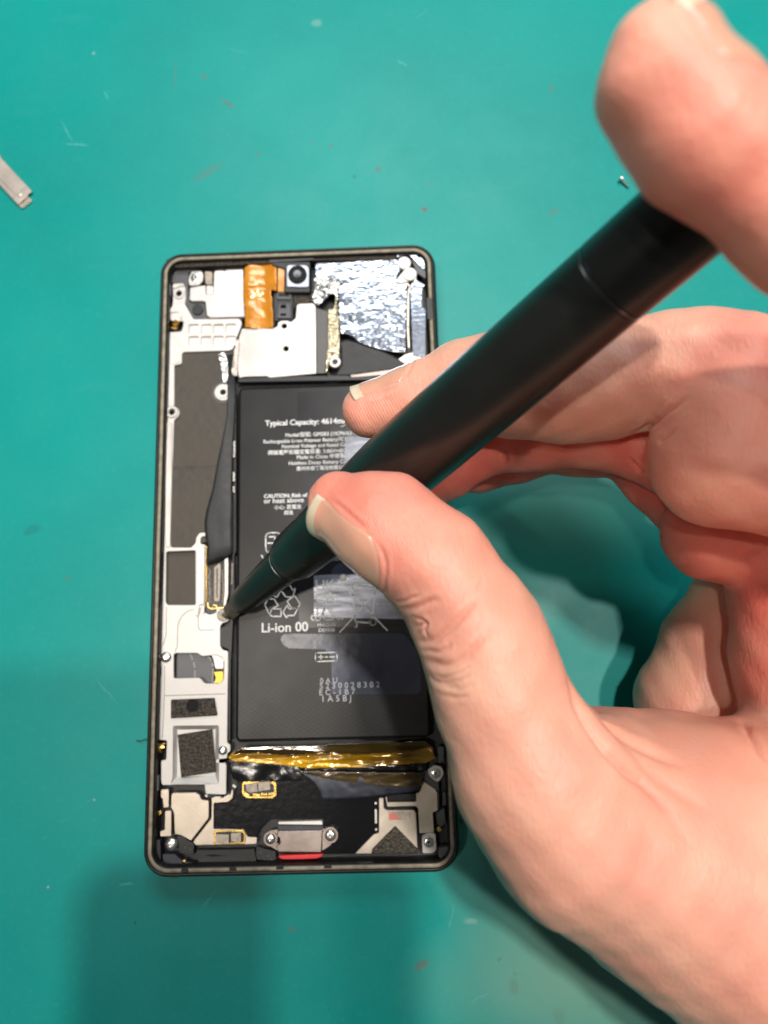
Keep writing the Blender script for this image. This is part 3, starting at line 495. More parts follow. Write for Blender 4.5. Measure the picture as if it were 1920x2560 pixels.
# ---- battery
BP = [(-15.78, -47.16), (30.40, -47.63)]
tl = [(-15.37, 39.39)][0]
bx0 = tl[0]; bx1 = BP[1][0]; by0 = BP[0][1]-.2; by1 = tl[1]
bat = plate('battery', [[(bx0, by0), (bx1, by0), (bx1, by1), (bx0, by1)]], 3.1, 6.6, M['battery'], ph, r=1.6, bev=.75, label='black pouch battery with white printing')
lf = [(-0.24, 37.55)][0]
plate('label_film', [[(lf[0], by0+26), (bx1-1.2, by0+26), (bx1-1.2, lf[1]), (lf[0], lf[1])]], 6.58, 6.63, M['battery_label'], bat, r=.4, bev=.01)
def TX(rows): return rows
V0 = [(-8.43, 29.01), (-3.35, 25.96), (-8.91, 24.47), (-4.27, 23.07), (-7.76, 21.51), (-0.53, 20.16), (-2.55, 18.73), (-0.61, 17.27), (-8.71, 10.52), (-8.71, 9.21), (-6.13, 7.66), (-3.72, 6.29)]
V1 = [(11.08, 29.08), (10.21, 25.83), (11.17, 24.62), (11.14, 23.18), (11.12, 21.78), (7.20, 20.14), (11.07, 19.01), (10.88, 17.29), (-0.81, 10.59), (-1.46, 9.31), (-1.95, 7.69), (-1.48, 6.38)]
txt = [('Typical Capacity: 4614mAh', 'Typical Capacity: 4614m'), ('Model/型號: GMSB3 (1ICP6/62/95)', 'Model/型號: GMSB3 (1IC'), ('Rechargeable Li-ion Polymer Battery/可充電', 'Rechargeable Li-ion Polymer Battery/可'),
       ('Nominal Voltage and Rated Capacity', 'Nominal Voltage and Rated C'), ('標稱電壓和額定電容量: 3.86V=4524mAh', '標稱電壓和額定電容量: 3.86V=45'), ('Made in China 中國製造', 'Made in China'), ('Huizhou Desay Battery Co., Ltd.', 'Huizhou Desay Battery C'),
       ('惠州市德賽電池有限公司', '惠州市德賽電池有限公'), ('CAUTION: Risk of', 'CAUTION: Ri'), ('or heat above', 'or heat ab'), ('小心: 若電池', '小心: 若'), ('超過', '超過')]
items = []
for (a, b), p, q, (s, ms) in zip([(0, 0)]*12, V0, V1, txt): items.append((s, p[0], p[1], ms, q[0]-p[0])+((1,) if s.startswith(('CAU', 'Typ')) else ()))
text_mesh('printed_text', items, 6.665, M['print'], bat)
E0 = [(-9.28, -22.16), (3.70, -12.60), (3.68, -15.47), (4.24, -21.20), (4.51, -22.43), (4.72, -34.34), (4.61, -35.59), (4.44, -37.08), (4.89, -38.57), (7.57, -5.47), (7.97, -4.53), (2.60, -19.71), (8.94, -19.73)]
E1 = [(1.80, -21.90), (8.48, -12.42), (8.50, -15.38), (8.67, -21.17), (8.34, -22.38), (8.78, -34.38), (18.72, -35.73), (12.87, -37.13), (11.62, -38.56), (12.38, -5.55), (11.77, -4.58), (3.76, -19.68), (10.40, -19.71)]
tt = ['Li-ion 00', 'UK', 'CA', 'MH12100', 'DSY038', '0AU', 'S230028302', 'EC-1B7', '1A5BJ', '4524mAh', '容量', 'c', 'US']
text_mesh('printed_text', [(s, p[0], p[1], s, q[0]-p[0])+((1,) if s in ('Li-ion 00', 'UK', 'CA') else ()) for s, p, q in zip(tt, E0, E1) if s[0] not in '0SE14'], 6.93, M['print'], bat)
for s, p, q in zip(tt, E0, E1):
    if s[0] in '0SE14': text_mesh('printed_code', [(s, p[0], p[1], s, q[0]-p[0])], 6.93, M['print_dim'], bat, 1.6 if s != '4524mAh' else 1.0)
RC = [[(-6.94, -12.68), (-5.56, -14.03), (-4.42, -12.37), (-3.32, -13.90), (-1.65, -14.01), (-0.95, -11.91), (-1.58, -12.39), (-2.27, -11.18), (-4.67, -11.21), (-5.30, -12.66), (-6.94, -12.68)],
      [(-8.26, -14.14), (-7.70, -14.47), (-8.36, -15.69), (-7.19, -18.05), (-6.63, -16.67), (-5.12, -15.94), (-6.15, -14.35), (-8.26, -14.14)], [(-6.63, -16.67), (-4.43, -16.73), (-4.43, -18.53), (-6.47, -18.47), (-7.19, -18.05)],
      [(-3.01, -14.91), (-1.12, -13.71), (0.13, -15.62), (-0.41, -16.69), (-1.92, -16.65), (-3.01, -14.91)], [(-2.95, -15.84), (-3.96, -17.52), (-3.02, -19.09), (-2.96, -18.38), (-1.30, -18.37), (-0.35, -16.69), (-2.55, -16.79), (-2.95, -15.84)]]
strokes('recycling_mark', RC, .24, 6.93, M['print'], bat)
lid = [(12.73, -12.23), (12.90, -11.55), (14.47, -11.28), (16.35, -11.46), (17.91, -11.91), (18.68, -12.40), (17.89, -12.69), (15.71, -12.38), (12.73, -12.23)]
wheel = (17.49, -20.48, 0.75)
strokes('crossed_bin_mark', [[(9.46, -10.26), (20.91, -22.51)], [(9.58, -22.66), (18.50, -13.33)], [(12.73, -12.23), (13.35, -20.31), (17.08, -20.65)], [(18.19, -13.32), (17.41, -19.80)], [(13.61, -20.16), (13.70, -21.48), (13.27, -21.47)], lid, [*circle(wheel, wheel[2], 16), (wheel[0]+wheel[2], wheel[1])]], .30, 6.93, M['print'], bat)
strokes('safety_mark', [[(3.70, -19.58), (4.34, -18.21), (4.19, -16.82), (5.92, -16.86), (4.79, -19.77), (3.70, -19.58)], [(6.07, -17.02), (5.59, -18.25), (6.04, -19.65), (8.38, -19.56), (6.85, -17.04)], [(7.48, -17.06), (8.39, -18.63)]], .3, 6.93, M['print'], bat)
ic = [(3.71, -27.32), (8.82, -27.30), (8.85, -29.27), (3.69, -29.35)]
strokes('polarity_mark', [rounded(ic, .5)+[rounded(ic, .5)[0]], [(4.48, -28.31), (5.53, -28.34)], [(5.01, -27.87), (5.00, -28.81)], [(6.09, -28.32), (6.61, -28.34)], [(7.08, -28.35), (8.25, -28.35)]], .22, 6.93, M['print'], bat)
bx = [(-8.26, 1.81), (-4.53, 1.79), (-4.36, -3.11), (-8.16, -3.09)]
strokes('boxed_mark', [rounded(bx, 1.2)+[rounded(bx, 1.2)[0]], [(-7.72, -0.70), (-5.95, -0.76), (-5.95, 0.85), (-7.37, 0.80)], [(-9.22, -3.68), (-8.78, -4.40), (-7.72, -4.43)]], .3, 6.665, M['print'], bat)
# clear films on the battery
film1 = plate('clear_film', [[(-4.74, -24.12), (-4.11, -22.76), (-1.93, -22.66), (5.54, -22.92), (24.77, -23.22), (27.43, -26.79), (28.51, -31.04), (28.47, -36.41), (27.68, -37.43), (18.53, -37.21), (7.36, -37.08), (7.49, -28.39), (6.43, -26.60), (-3.19, -26.05)]], 6.72, 6.80, M['film'], bat, r=1.0, bev=.02, label='clear bluish pull tab film on the lower battery')
plate('clear_film', [[(3.50, -9.00), (7.92, -8.81), (20.49, -9.33), (26.11, -20.04), (3.41, -18.87)]], 6.82, 6.9, M['film_glare'], bat, r=.3, bev=.02, label='clear film over the battery marks, ceiling glare put into its colour')
plate('clear_film', [[(11.68, 25.57), (15.43, 25.78), (18.65, 24.66), (18.45, 16.02), (11.21, 16.92)]], 6.8, 6.88, M['film_glare'], bat, r=.3, bev=.02, label='clear film beside the upper text, ceiling glare put into its colour')
plate('clear_film', [[(7.62, -8.02), (9.22, -6.23), (13.33, -6.13), (19.55, -9.31), (7.92, -8.84)]], 6.8, 6.88, M['film'], bat, r=.8, bev=.02)
cc = (10.60, -9.69, 0.82)
lathe('glue_drop_highlight', [(0, cc[2]), (.2, cc[2]*.85), (.4, cc[2]*.4), (.45, .02)], (cc[0], cc[1], 6.9), (0, 0, 1), M['white'], ph)  # white drop: a lamp's round reflection put into its colour
# ---- black tapered tape down the left of the battery
lft = [(-18.16, 48.23), (-18.04, 36.06), (-17.90, 32.06), (-18.98, 25.77), (-20.05, 20.34), (-21.28, 13.24), (-22.70, 7.75), (-23.13, 5.11), (-22.99, 2.47), (-22.49, -1.22), (-22.70, -4.40), (-22.77, -5.72)]
rgt = [(-16.56, 48.95), (-16.11, 35.99), (-16.17, 32.00), (-16.40, 25.69), (-16.53, 20.22), (-16.56, 13.08), (-16.31, 7.55), (-16.38, 4.90), (-16.26, 2.27), (-16.29, -0.52), (-16.27, -2.82), (-18.20, -4.18)]
vs = []; fs = []; nw = 8; zz = [6.2, 6.6, 7, 7.3, 7.3, 7.3, 7.4, 7.4, 7.3, 7.2, 6.9, 6.3]
for (a, b, z) in zip(lft, rgt, zz):
    for k in range(nw+1):
        t = k/nw; vs.append((a[0]*(1-t)+b[0]*t, a[1]*(1-t)+b[1]*t, z+.15*math.sin(t*3.1)-.4*t+.35*nz(a[0]+t*5, a[1], .55, 5)))
for i in range(len(lft)-1):
    for k in range(nw): q = i*(nw+1)+k; fs.append((q, q+1, q+nw+2, q+nw+1))
o = from_py('black_tape', vs, fs, M['tape_black'], ph, True); o.modifiers.new('t', 'SOLIDIFY').thickness = .00012; o['label'] = 'long tapered strip of black tape beside the battery'
crumple('folded_edge', [(-15.75, 52.62), (-15.14, 51.94), (-15.64, 46.74), (-15.48, 42.46), (-16.59, 42.63), (-17.10, 43.68), (-16.76, 47.30), (-16.37, 49.90)], lambda x, y: 6.5+.25*nz(x, y, 1.2, 8), M['fold_pale'], ph, .15, .1, 'pale folded tape edge beside the centre plate')
lines = []
for s in ('a', 'b'): pass
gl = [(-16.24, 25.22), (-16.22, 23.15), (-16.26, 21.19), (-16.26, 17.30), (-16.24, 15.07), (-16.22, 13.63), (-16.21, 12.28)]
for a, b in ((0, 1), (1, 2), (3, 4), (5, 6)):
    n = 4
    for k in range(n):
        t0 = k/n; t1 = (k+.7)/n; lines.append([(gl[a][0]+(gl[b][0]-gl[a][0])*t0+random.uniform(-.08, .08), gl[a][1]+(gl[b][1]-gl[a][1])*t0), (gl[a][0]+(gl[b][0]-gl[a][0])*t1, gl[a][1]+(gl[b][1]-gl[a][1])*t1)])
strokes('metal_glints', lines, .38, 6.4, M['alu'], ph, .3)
plate('bay_wall', [[(-16.75, 38.51), (-15.98, 38.48), (-15.70, -2.44), (-16.15, -3.37), (-15.99, -11.33), (-16.55, -25.99), (-16.70, -28.87), (-16.68, -47.15), (-17.11, -47.14), (-17.31, -28.85), (-17.33, -25.97), (-19.26, -25.07), (-19.31, -20.79), (-17.13, -20.16), (-16.55, -2.41)]], 4, 5.7, M['black'], ph, r=.1)
# ---- amber film at the battery's foot
def za(x, y): return 5.6+1.0*nz(x*.12, y*1.3, .55, 11)+.25*nz(x*.3, y*2, .9, 3)
crumple('amber_film', [(-17.24, -50.94), (-16.30, -49.83), (-13.93, -48.75), (4.08, -48.61), (29.08, -48.27), (30.67, -49.75), (31.05, -52.01), (29.37, -52.96), (13.43, -53.64), (1.67, -53.60), (-5.39, -52.64), (-16.28, -51.64)], za, M['amber'], ph, .2, .08, 'crinkled amber film at the foot of the battery')
crumple('amber_reflection', [(-15.75, -49.93), (-13.87, -48.34), (4.12, -48.29), (29.08, -48.05), (30.44, -49.25), (26.66, -50.07), (13.51, -50.58), (4.10, -50.01), (-2.51, -50.58), (-10.07, -49.69)], lambda x, y: 6.75+.25*nz(x*.15, y*1.2, .5, 4), mat('amber_reflection_dark', (.060, .036, .008), .09, .2, var=.6, vscale=60, bump=.5, bscale=200, bdist=.0004, stretch=(.4, 2, 1), coat=1), ph, .2, .08, 'upper band of the amber film, its black reflection put into the colour')  # dark sheet standing in for the black reflection on the film
crumple('black_flap', [(-17.30, -51.44), (-5.45, -52.60), (1.63, -53.66), (13.40, -53.82), (29.38, -53.14), (28.84, -55.14), (3.98, -54.69), (3.96, -56.39), (-14.89, -56.44), (-16.31, -55.51)], lambda x, y: 5.0+.3*nz(x, y, .3, 5), M['black_gloss'], ph, .3, .1)
ft = [(-2.03, -53.90), (4.07, -54.26), (13.43, -54.77), (28.35, -55.10)]; fb = [(4.29, -55.83), (4.84, -60.36), (13.32, -60.23), (27.28, -58.97)]
vs = []; fs = []; nu, nv = 40, 10
def lerp_chain(c, t):
    t *= len(c)-1; i = min(int(t), len(c)-2); f = t-i; return (c[i][0]*(1-f)+c[i+1][0]*f, c[i][1]*(1-f)+c[i+1][1]*f)
for i in range(nu+1):
    a = lerp_chain(ft, i/nu); b = lerp_chain(fb, i/nu)
    for j in range(nv+1):
        t = j/nv; x = a[0]*(1-t)+b[0]*t; y = a[1]*(1-t)+b[1]*t; vs.append((x, y, 6.9-.8*(t-.35)**2+.22*nz(x, y, .7, 2)))
for i in range(nu):
    for j in range(nv): q = i*(nv+1)+j; fs.append((q, q+nv+1, q+nv+2, q+1))
o = from_py('tape_flap', vs, fs, M['blue_black'], ph, True); o.modifiers.new('t', 'SOLIDIFY').thickness = .00015; o['label'] = 'folded dark tape flap over the lower board'
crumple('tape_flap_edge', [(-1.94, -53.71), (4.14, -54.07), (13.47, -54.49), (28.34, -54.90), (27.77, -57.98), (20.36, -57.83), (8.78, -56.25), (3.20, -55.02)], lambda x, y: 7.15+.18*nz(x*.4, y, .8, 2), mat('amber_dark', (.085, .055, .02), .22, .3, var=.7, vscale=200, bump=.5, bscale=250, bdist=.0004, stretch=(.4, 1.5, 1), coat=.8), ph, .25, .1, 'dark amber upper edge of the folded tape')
# ---- lower board
plate('black_sheet', [[(-20.37, -61.15), (-17.30, -61.06), (-15.65, -59.98), (-15.08, -58.31), (-15.09, -56.29), (-5.61, -56.49), (4.87, -54.60), (17.49, -54.87), (17.96, -60.62), (17.45, -68.17), (16.42, -68.56), (12.24, -72.64), (4.66, -72.63), (4.74, -65.80), (-7.26, -64.71), (-9.95, -67.08), (-10.42, -68.61), (-12.64, -68.35), (-13.24, -66.80), (-20.18, -66.55)]], 4.2, 5.0, M['black_gloss'], ph, r=.5, bev=.1, label='black insulating sheet over the lower board')
plate('shield_plate', [[(-30.44, -58.67), (-29.97, -58.41), (-24.74, -58.47), (-23.67, -59.10), (-23.41, -60.11), (-21.58, -60.33), (-21.53, -64.15), (-25.60, -69.10), (-26.67, -68.46), (-28.10, -67.77), (-29.47, -67.53), (-29.74, -62.88), (-30.48, -61.64)]], 4.4, 5.4, M['steel_warm'], ph, r=.4, bev=.15, label='warm steel shield at the lower left')
plate('shield_skirt', [[(-21.04, -60.43), (-21.05, -59.71), (-17.85, -59.78), (-16.68, -59.13), (-16.33, -58.07), (-15.98, -58.25), (-16.08, -59.93), (-17.25, -60.84), (-20.49, -60.95), (-20.48, -66.65), (-13.55, -66.85), (-12.96, -67.63), (-12.60, -68.52), (-10.38, -68.67), (-10.49, -70.09), (-13.06, -70.15), (-20.50, -70.11), (-24.64, -70.08), (-25.20, -69.32), (-21.05, -64.27)]], 4.2, 5.1, M['steel_warm'], ph, r=.3, bev=.1)
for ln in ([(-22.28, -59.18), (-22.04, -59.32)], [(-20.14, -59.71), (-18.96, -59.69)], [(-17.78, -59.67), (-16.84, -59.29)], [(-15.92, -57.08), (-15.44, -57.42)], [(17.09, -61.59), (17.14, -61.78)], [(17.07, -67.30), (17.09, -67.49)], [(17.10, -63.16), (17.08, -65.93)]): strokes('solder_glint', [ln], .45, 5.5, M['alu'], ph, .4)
plate('edge_plate', [[(-33.03, -57.71), (-31.12, -57.66), (-31.02, -61.67), (-32.28, -61.76), (-32.50, -59.74), (-32.98, -59.51)]], 4.2, 5.1, M['steel_warm'], ph)
plate('edge_plate', [[(-31.88, -62.43), (-30.41, -62.42), (-30.27, -68.00), (-32.86, -68.06), (-32.90, -66.85), (-31.84, -66.65)]], 4.2, 5.1, M['steel_warm'], ph)
for nm, outer, blocks in (('gold_framed_socket', [(-13.98, -56.73), (-13.62, -56.33), (-5.93, -56.49), (-5.81, -59.58), (-6.75, -60.23), (-12.89, -60.06), (-13.96, -59.08)], [[(-12.96, -56.87), (-10.36, -56.52), (-10.12, -58.54), (-12.01, -58.77), (-12.83, -58.26)], [(-10.13, -56.48), (-7.29, -56.25), (-7.22, -58.15), (-10.00, -58.50)]]),
                          ('gold_framed_socket', [(-20.40, -66.87), (-13.90, -66.91), (-12.96, -67.52), (-13.06, -70.04), (-20.36, -70.01)], [[(-19.80, -67.64), (-16.75, -67.81), (-16.73, -69.78), (-19.77, -69.61)], [(-16.29, -67.49), (-13.94, -67.43), (-13.93, -69.61), (-16.27, -69.24)]])):
    g = plate(nm, [outer], 4.5, 5.25, M['gold'], ph, r=.5, bev=.1)
    xs = [p[0] for p in outer]; ys = [p[1] for p in outer]; mx_, my = sum(xs)/len(xs), sum(ys)/len(ys)
    plate('socket_inner', [[(mx_+(p[0]-mx_)*.88, my+(p[1]-my)*.74) for p in outer]], 5.2, 5.3, M['pcb'], g, r=.4, bev=.02)
    for b_ in blocks: plate('socket_block', [b_], 5.2, 5.8, M['ceramic'], g, r=.1, bev=.06)
gl = [(-13.14, -58.83), (-12.38, -59.41), (-11.20, -59.21), (-9.90, -59.35), (-9.31, -59.14), (-8.13, -59.27), (-7.54, -59.24), (-6.25, -58.98)]
strokes('gold_pin', [[gl[i], gl[i+1]] for i in (0, 2, 4, 6)], .5, 5.42, M['gold'], ph, .2)
ub = plate('charging_port', [[(-5.41, -67.05), (4.86, -67.12), (4.56, -71.93), (-5.30, -71.65), (-5.88, -70.34), (-4.95, -69.82), (-4.99, -68.62), (-5.76, -68.28)]], 4.4, 6.2, M['usb'], ph, r=.25, bev=.2, label='brown steel charging port housing at the bottom edge')
plate('port_lip', [[(-5.32, -65.17), (4.49, -65.14), (4.85, -65.45), (4.85, -66.02), (-5.33, -65.72)]], 4.4, 6.0, M['alu_matte'], ub, r=.15)
plate('port_gap', [[(-5.61, -66.01), (5.01, -66.24), (4.92, -67.24), (-5.61, -67.10)]], 4.4, 5.4, M['blue_black'], ub, r=.05)
plate('port_wing', [[(-7.79, -67.12), (-5.46, -66.84), (-5.35, -68.26), (-5.93, -68.36), (-6.04, -69.77), (-5.12, -70.01), (-5.35, -71.63), (-7.09, -70.62)]], 5, 5.7, M['usb'], ub)
plate('port_wing', [[(4.70, -66.96), (6.78, -66.66), (6.84, -70.43), (4.65, -71.75)]], 5, 5.7, M['usb'], ub)
plate('red_seal', [[(-5.25, -72.46), (4.87, -72.30), (4.62, -72.90), (3.53, -73.29), (0.14, -73.39), (-4.56, -73.34), (-5.21, -72.96)]], 4.4, 5.9, M['red'], ph, r=.4, bev=.2, label='bright red rubber seal below the charging port')
for q, f in (((-7.13, -68.82, 1.66), 0), ((6.60, -68.31, 1.84), 0)):
    disc('washer', q, q[2], 5.5, 5.95, M['usb'], ph, .1); screw_head(ph, q, q[2]*.72, 5.95, flat=False)
for q in ((-30.09, -69.65, 1.54), (-32.34, -27.41, 1.39), (-18.40, -49.19, 1.15)): screw_head(ph, q, q[2]*.95, 5.7, flat=False)
plate('speaker', [[(-24.44, -71.19), (-14.12, -71.27), (-11.07, -71.22), (-10.59, -73.52), (-10.59, -74.39), (-23.92, -74.14)]], 3.2, 4.8, M['black'], ph, r=.3)
plate('speaker_slot', [[(-22.46, -72.39), (-20.12, -72.21), (-17.43, -72.48), (-20.12, -72.69)]], 4.7, 4.85, M['black_gloss'], ph, r=.2)
plate('port_foot', [[(-10.52, -70.58), (-9.36, -71.04), (-6.09, -71.75), (-5.97, -73.71), (-7.02, -73.80), (-10.40, -73.52), (-10.75, -72.10)]], 3.2, 5.0, M['black'], ph)
for q in [(-9.57, -71.99), (-7.75, -72.67), (-27.01, -70.56), (-25.71, -71.03)]: disc('rivet', q, .22, 4.5, 5.15, M['grey_tab'], ph, .05)
plate('screw_mount', [[(-28.86, -67.81), (-27.21, -68.06), (-26.25, -69.18), (-24.94, -69.64), (-25.01, -72.27), (-28.30, -71.77), (-28.57, -70.23), (-29.08, -68.69)]], 3.2, 5.0, M['black'], ph)
plate('shield_plate', [[(17.90, -60.56), (18.95, -60.58), (18.96, -62.90), (19.73, -63.31), (25.83, -63.39), (26.37, -64.09), (26.39, -71.98), (26.48, -72.82), (12.09, -72.55), (16.43, -68.49), (17.65, -68.17)]], 4.3, 5.3, M['steel_warm'], ph, r=.25, bev=.1, label='warm steel shield at the lower right under a foam triangle')
plate('shield_plate', [[(19.28, -60.31), (19.82, -60.32), (19.83, -61.49), (26.43, -61.55), (26.44, -59.65), (27.31, -59.44), (28.13, -56.89), (29.73, -58.09), (30.92, -58.81), (31.37, -59.75), (31.30, -63.64), (30.19, -63.94), (30.31, -68.30), (26.92, -68.41), (26.82, -62.90), (26.10, -62.47), (19.76, -62.53)]], 4.5, 5.6, M['steel_warm'], ph, r=.25, bev=.1, label='narrow warm steel shield along the lower right edge')
plate('dark_window', [[(19.95, -59.98), (26.44, -59.77), (26.38, -61.39), (19.91, -61.26)]], 4.3, 5.2, M['pcb'], ph)
plate('foam_triangle', [[(21.48, -66.65), (26.38, -71.62), (26.35, -72.57), (15.94, -72.37), (16.20, -71.43)]], 5.3, 6.1, M['foam'], ph, r=.1, bev=.1, label='triangular piece of brown grey foam')
st = plate('sticker', [[(19.97, -63.52), (25.21, -63.63), (25.03, -65.47), (20.04, -65.44)]], 5.3, 5.36, M['ceramic'], ph, r=.05, bev=.01)
plate('sticker_print', [[(20.08, -64.17), (20.94, -63.73), (21.90, -64.44), (22.60, -65.26), (23.57, -65.44), (20.12, -65.37)]], 5.35, 5.39, M['red_sticker'], st, r=.05, bev=.01)
plate('screw_tab', [[(27.45, -68.87), (29.29, -68.11), (30.67, -68.47), (30.78, -71.99), (29.84, -72.69), (27.43, -72.65)]], 5, 5.9, M['alu'], ph, r=.5, bev=.15)
plate('screw_tab', [[(29.31, -54.48), (30.81, -53.46), (32.64, -53.85), (33.13, -55.50), (32.15, -56.88), (31.52, -57.33), (30.68, -56.85), (29.50, -55.89)]], 5, 5.9, M['alu'], ph, r=.5, bev=.15)
for q in ((31.23, -55.34, 1.17), (29.01, -70.26, 1.21)): screw_head(ph, q, q[2], 5.9)
plate('dark_surround', [[(27.84, -55.10), (29.58, -54.66), (31.80, -57.53), (31.70, -63.11), (30.44, -64.24), (31.61, -59.39), (29.94, -58.19), (28.27, -56.75)]], 4, 5.3, M['grey_tab'], ph, r=.2)
# the phone that takes the picture, held flat above the bench; its shadow falls across the lower left
me = curve_mesh('picture_phone', [[(p[0]-12, p[1]-71) for p in rrect(67, 154, 9)]], 3, 11.5, 1.5)
up = bpy.data.objects.new('smartphone', me); COL.objects.link(up); me.materials.clear(); me.materials.append(M['shell']); up.matrix_world = cam.matrix_world.copy()
tag(up, 'dark phone held over the bench, seen as a broad shadow at lower left', 'smartphone')
# ================================================================ loose things
# bracket at the left edge
bl = [(-92.31, 125.20), (-84.57, 112.25), (-84.10, 111.32), (-74.95, 100.94), (-74.93, 100.50), (-76.10, 99.67), (-75.66, 99.20), (-77.51, 97.85), (-78.35, 96.57), (-80.32, 98.75), (-91.08, 110.97), (-99.59, 119.56)]
br = empty('metal_bracket', (bl[4][0], bl[4][1], 0)); tag(br, 'beige metal bracket strip with a notched end lying at the left edge of the mat', 'bracket')
plate('bracket_body', [bl], .5, 1.1, M['bracket'], br, r=.12, bev=.15)
plate('bracket_rib', [[(-88.53, 111.61), (-84.13, 107.35), (-78.71, 100.76), (-77.71, 99.49), (-78.20, 99.19), (-79.04, 99.55), (-84.40, 105.13), (-89.28, 110.51)]], 1.05, 1.3, M['bracket'], br, r=.25, bev=.12)
plate('bracket_foot', [[(-78.41, 96.56), (-75.94, 99.44), (-74.96, 98.40), (-75.13, 97.85), (-77.26, 96.07), (-77.66, 95.98)]], .05, .6, M['steel_warm'], br, r=.1, bev=.1)
strokes('bracket_line', [[(-76.38, 102.04), (-78.04, 100.78)], [(-79.28, 99.51), (-80.25, 98.78)]], .12, 1.13, M['usb'], br, .03)
cc = (-78.03, 99.62, 0.68)
lathe('bracket_dimple', [(0, cc[2]), (.25, cc[2]*.8), (.4, cc[2]*.3), (.42, .02)], (cc[0], cc[1], 1.1), (0, 0, 1), M['bracket'], br)
# loose screw
p = [(87.76, 97.20), (90.45, 94.25)]
hp = Vector((p[0][0], p[0][1], .95)); tp = Vector((p[1][0], p[1][1], .35)); axv = (tp-hp).normalized()
sr = empty('screw', (hp.x, hp.y, 0)); tag(sr, 'tiny loose silver screw lying on the mat beside the screwdriver cap end', 'screw')
lathe('screw_head', [(-.35, .1), (-.35, .8), (-.1, .95), (.15, .95), (.2, .4)], hp, axv, M['screw'], sr, 24)
lathe('screw_shank', [(.2, .40)]+[(.3+.12*k, .42 if k % 2 else .34) for k in range(22)]+[(3.1, .15)], hp, axv, M['screw'], sr, 18)
def fibre(pts, r, label, m, name='fibre'):
    cu = bpy.data.curves.new(name, 'CURVE'); cu.dimensions = '3D'; cu.bevel_depth = r*MM; cu.bevel_resolution = 2
    sp = cu.splines.new('NURBS'); sp.points.add(len(pts)-1); sp.use_endpoint_u = True; sp.order_u = 3
    for q, a in zip(sp.points, pts): q.co = (a[0]*MM, a[1]*MM, a[2]*MM, 1)
    o = bpy.data.objects.new('t', cu); COL.objects.link(o); bpy.context.view_layer.update()
    me = bpy.data.meshes.new_from_object(o.evaluated_get(bpy.context.evaluated_depsgraph_get())); bpy.data.objects.remove(o); me.materials.clear()
    o = link(name, me, m, None, True); tag(o, label, 'fibre'); return o
q = [(-40.81, -47.16), (-39.83, -47.43), (-38.68, -46.84), (-37.89, -47.23), (-37.07, -48.61)]
fibre([(a[0], a[1], .35+.5*(i % 2)) for i, a in enumerate(q)], .11, 'short curled black fibre sticking out at the lower left edge of the phone', M['fibre'])
q = [(36.69, -66.03), (37.32, -65.92), (37.66, -66.64), (37.37, -67.46), (36.79, -67.57), (36.65, -66.97), (37.04, -66.51)]
fibre([(a[0], a[1], .25+.1*i) for i, a in enumerate(q)], .09, 'small looped dark hair on the mat right of the phone', M['fibre'])
q = [(10.61, 28.05), (11.10, 28.20), (11.26, 27.86), (11.76, 28.51)]
fibre([(a[0], a[1], 6.9+.12*i) for i, a in enumerate(q)], .10, 'white speck of lint on the battery just below the middle fingernail', M['lint'], 'lint')
# ================================================================ screwdriver
T0 = Vector((-18.06, -17.96, 6.0)); AX = (Vector((62.2, 27.5, 94.7))-T0).normalized()
sd = empty('screwdriver', tuple(T0)); tag(sd, 'dark green black precision screwdriver held by the hand, tip in a phone screw', 'screwdriver')
lathe('handle', [(30, 4.5), (30.2, 4.9), (32.5, 5.55), (42, 5.85), (52, 6.25), (60, 6.85), (66, 7.08), (72, 7.1), (90, 6.9), (116.0, 6.5), (116.25, 6.3)], T0, AX, M['driver'], sd, 96)
lathe('seam_ring', [(116.25, 6.3), (116.3, 6.46), (116.55, 6.46), (116.6, 6.3)], T0, AX, M['driver_ring'], sd, 96)
lathe('cap', [(116.6, 6.3), (116.85, 6.5), (131, 6.4), (132.2, 6.1), (132.6, 5.4), (132.7, .05)], T0, AX, M['driver'], sd, 96)
lathe('nose_cone', [(7.2, 2.2), (7.3, 2.7), (8.0, 2.95), (12, 3.3), (20, 3.8), (28.9, 4.4), (29.0, 4.25), (30, 4.25)], T0, AX, M['driver'], sd, 96)
lathe('bit', [(-1.2, .25), (.3, .85), (1.2, 1.0), (2.2, 1.75), (3.4, 2.2), (9, 2.3)], T0, AX, M['bit'], sd, 6, smooth=False)
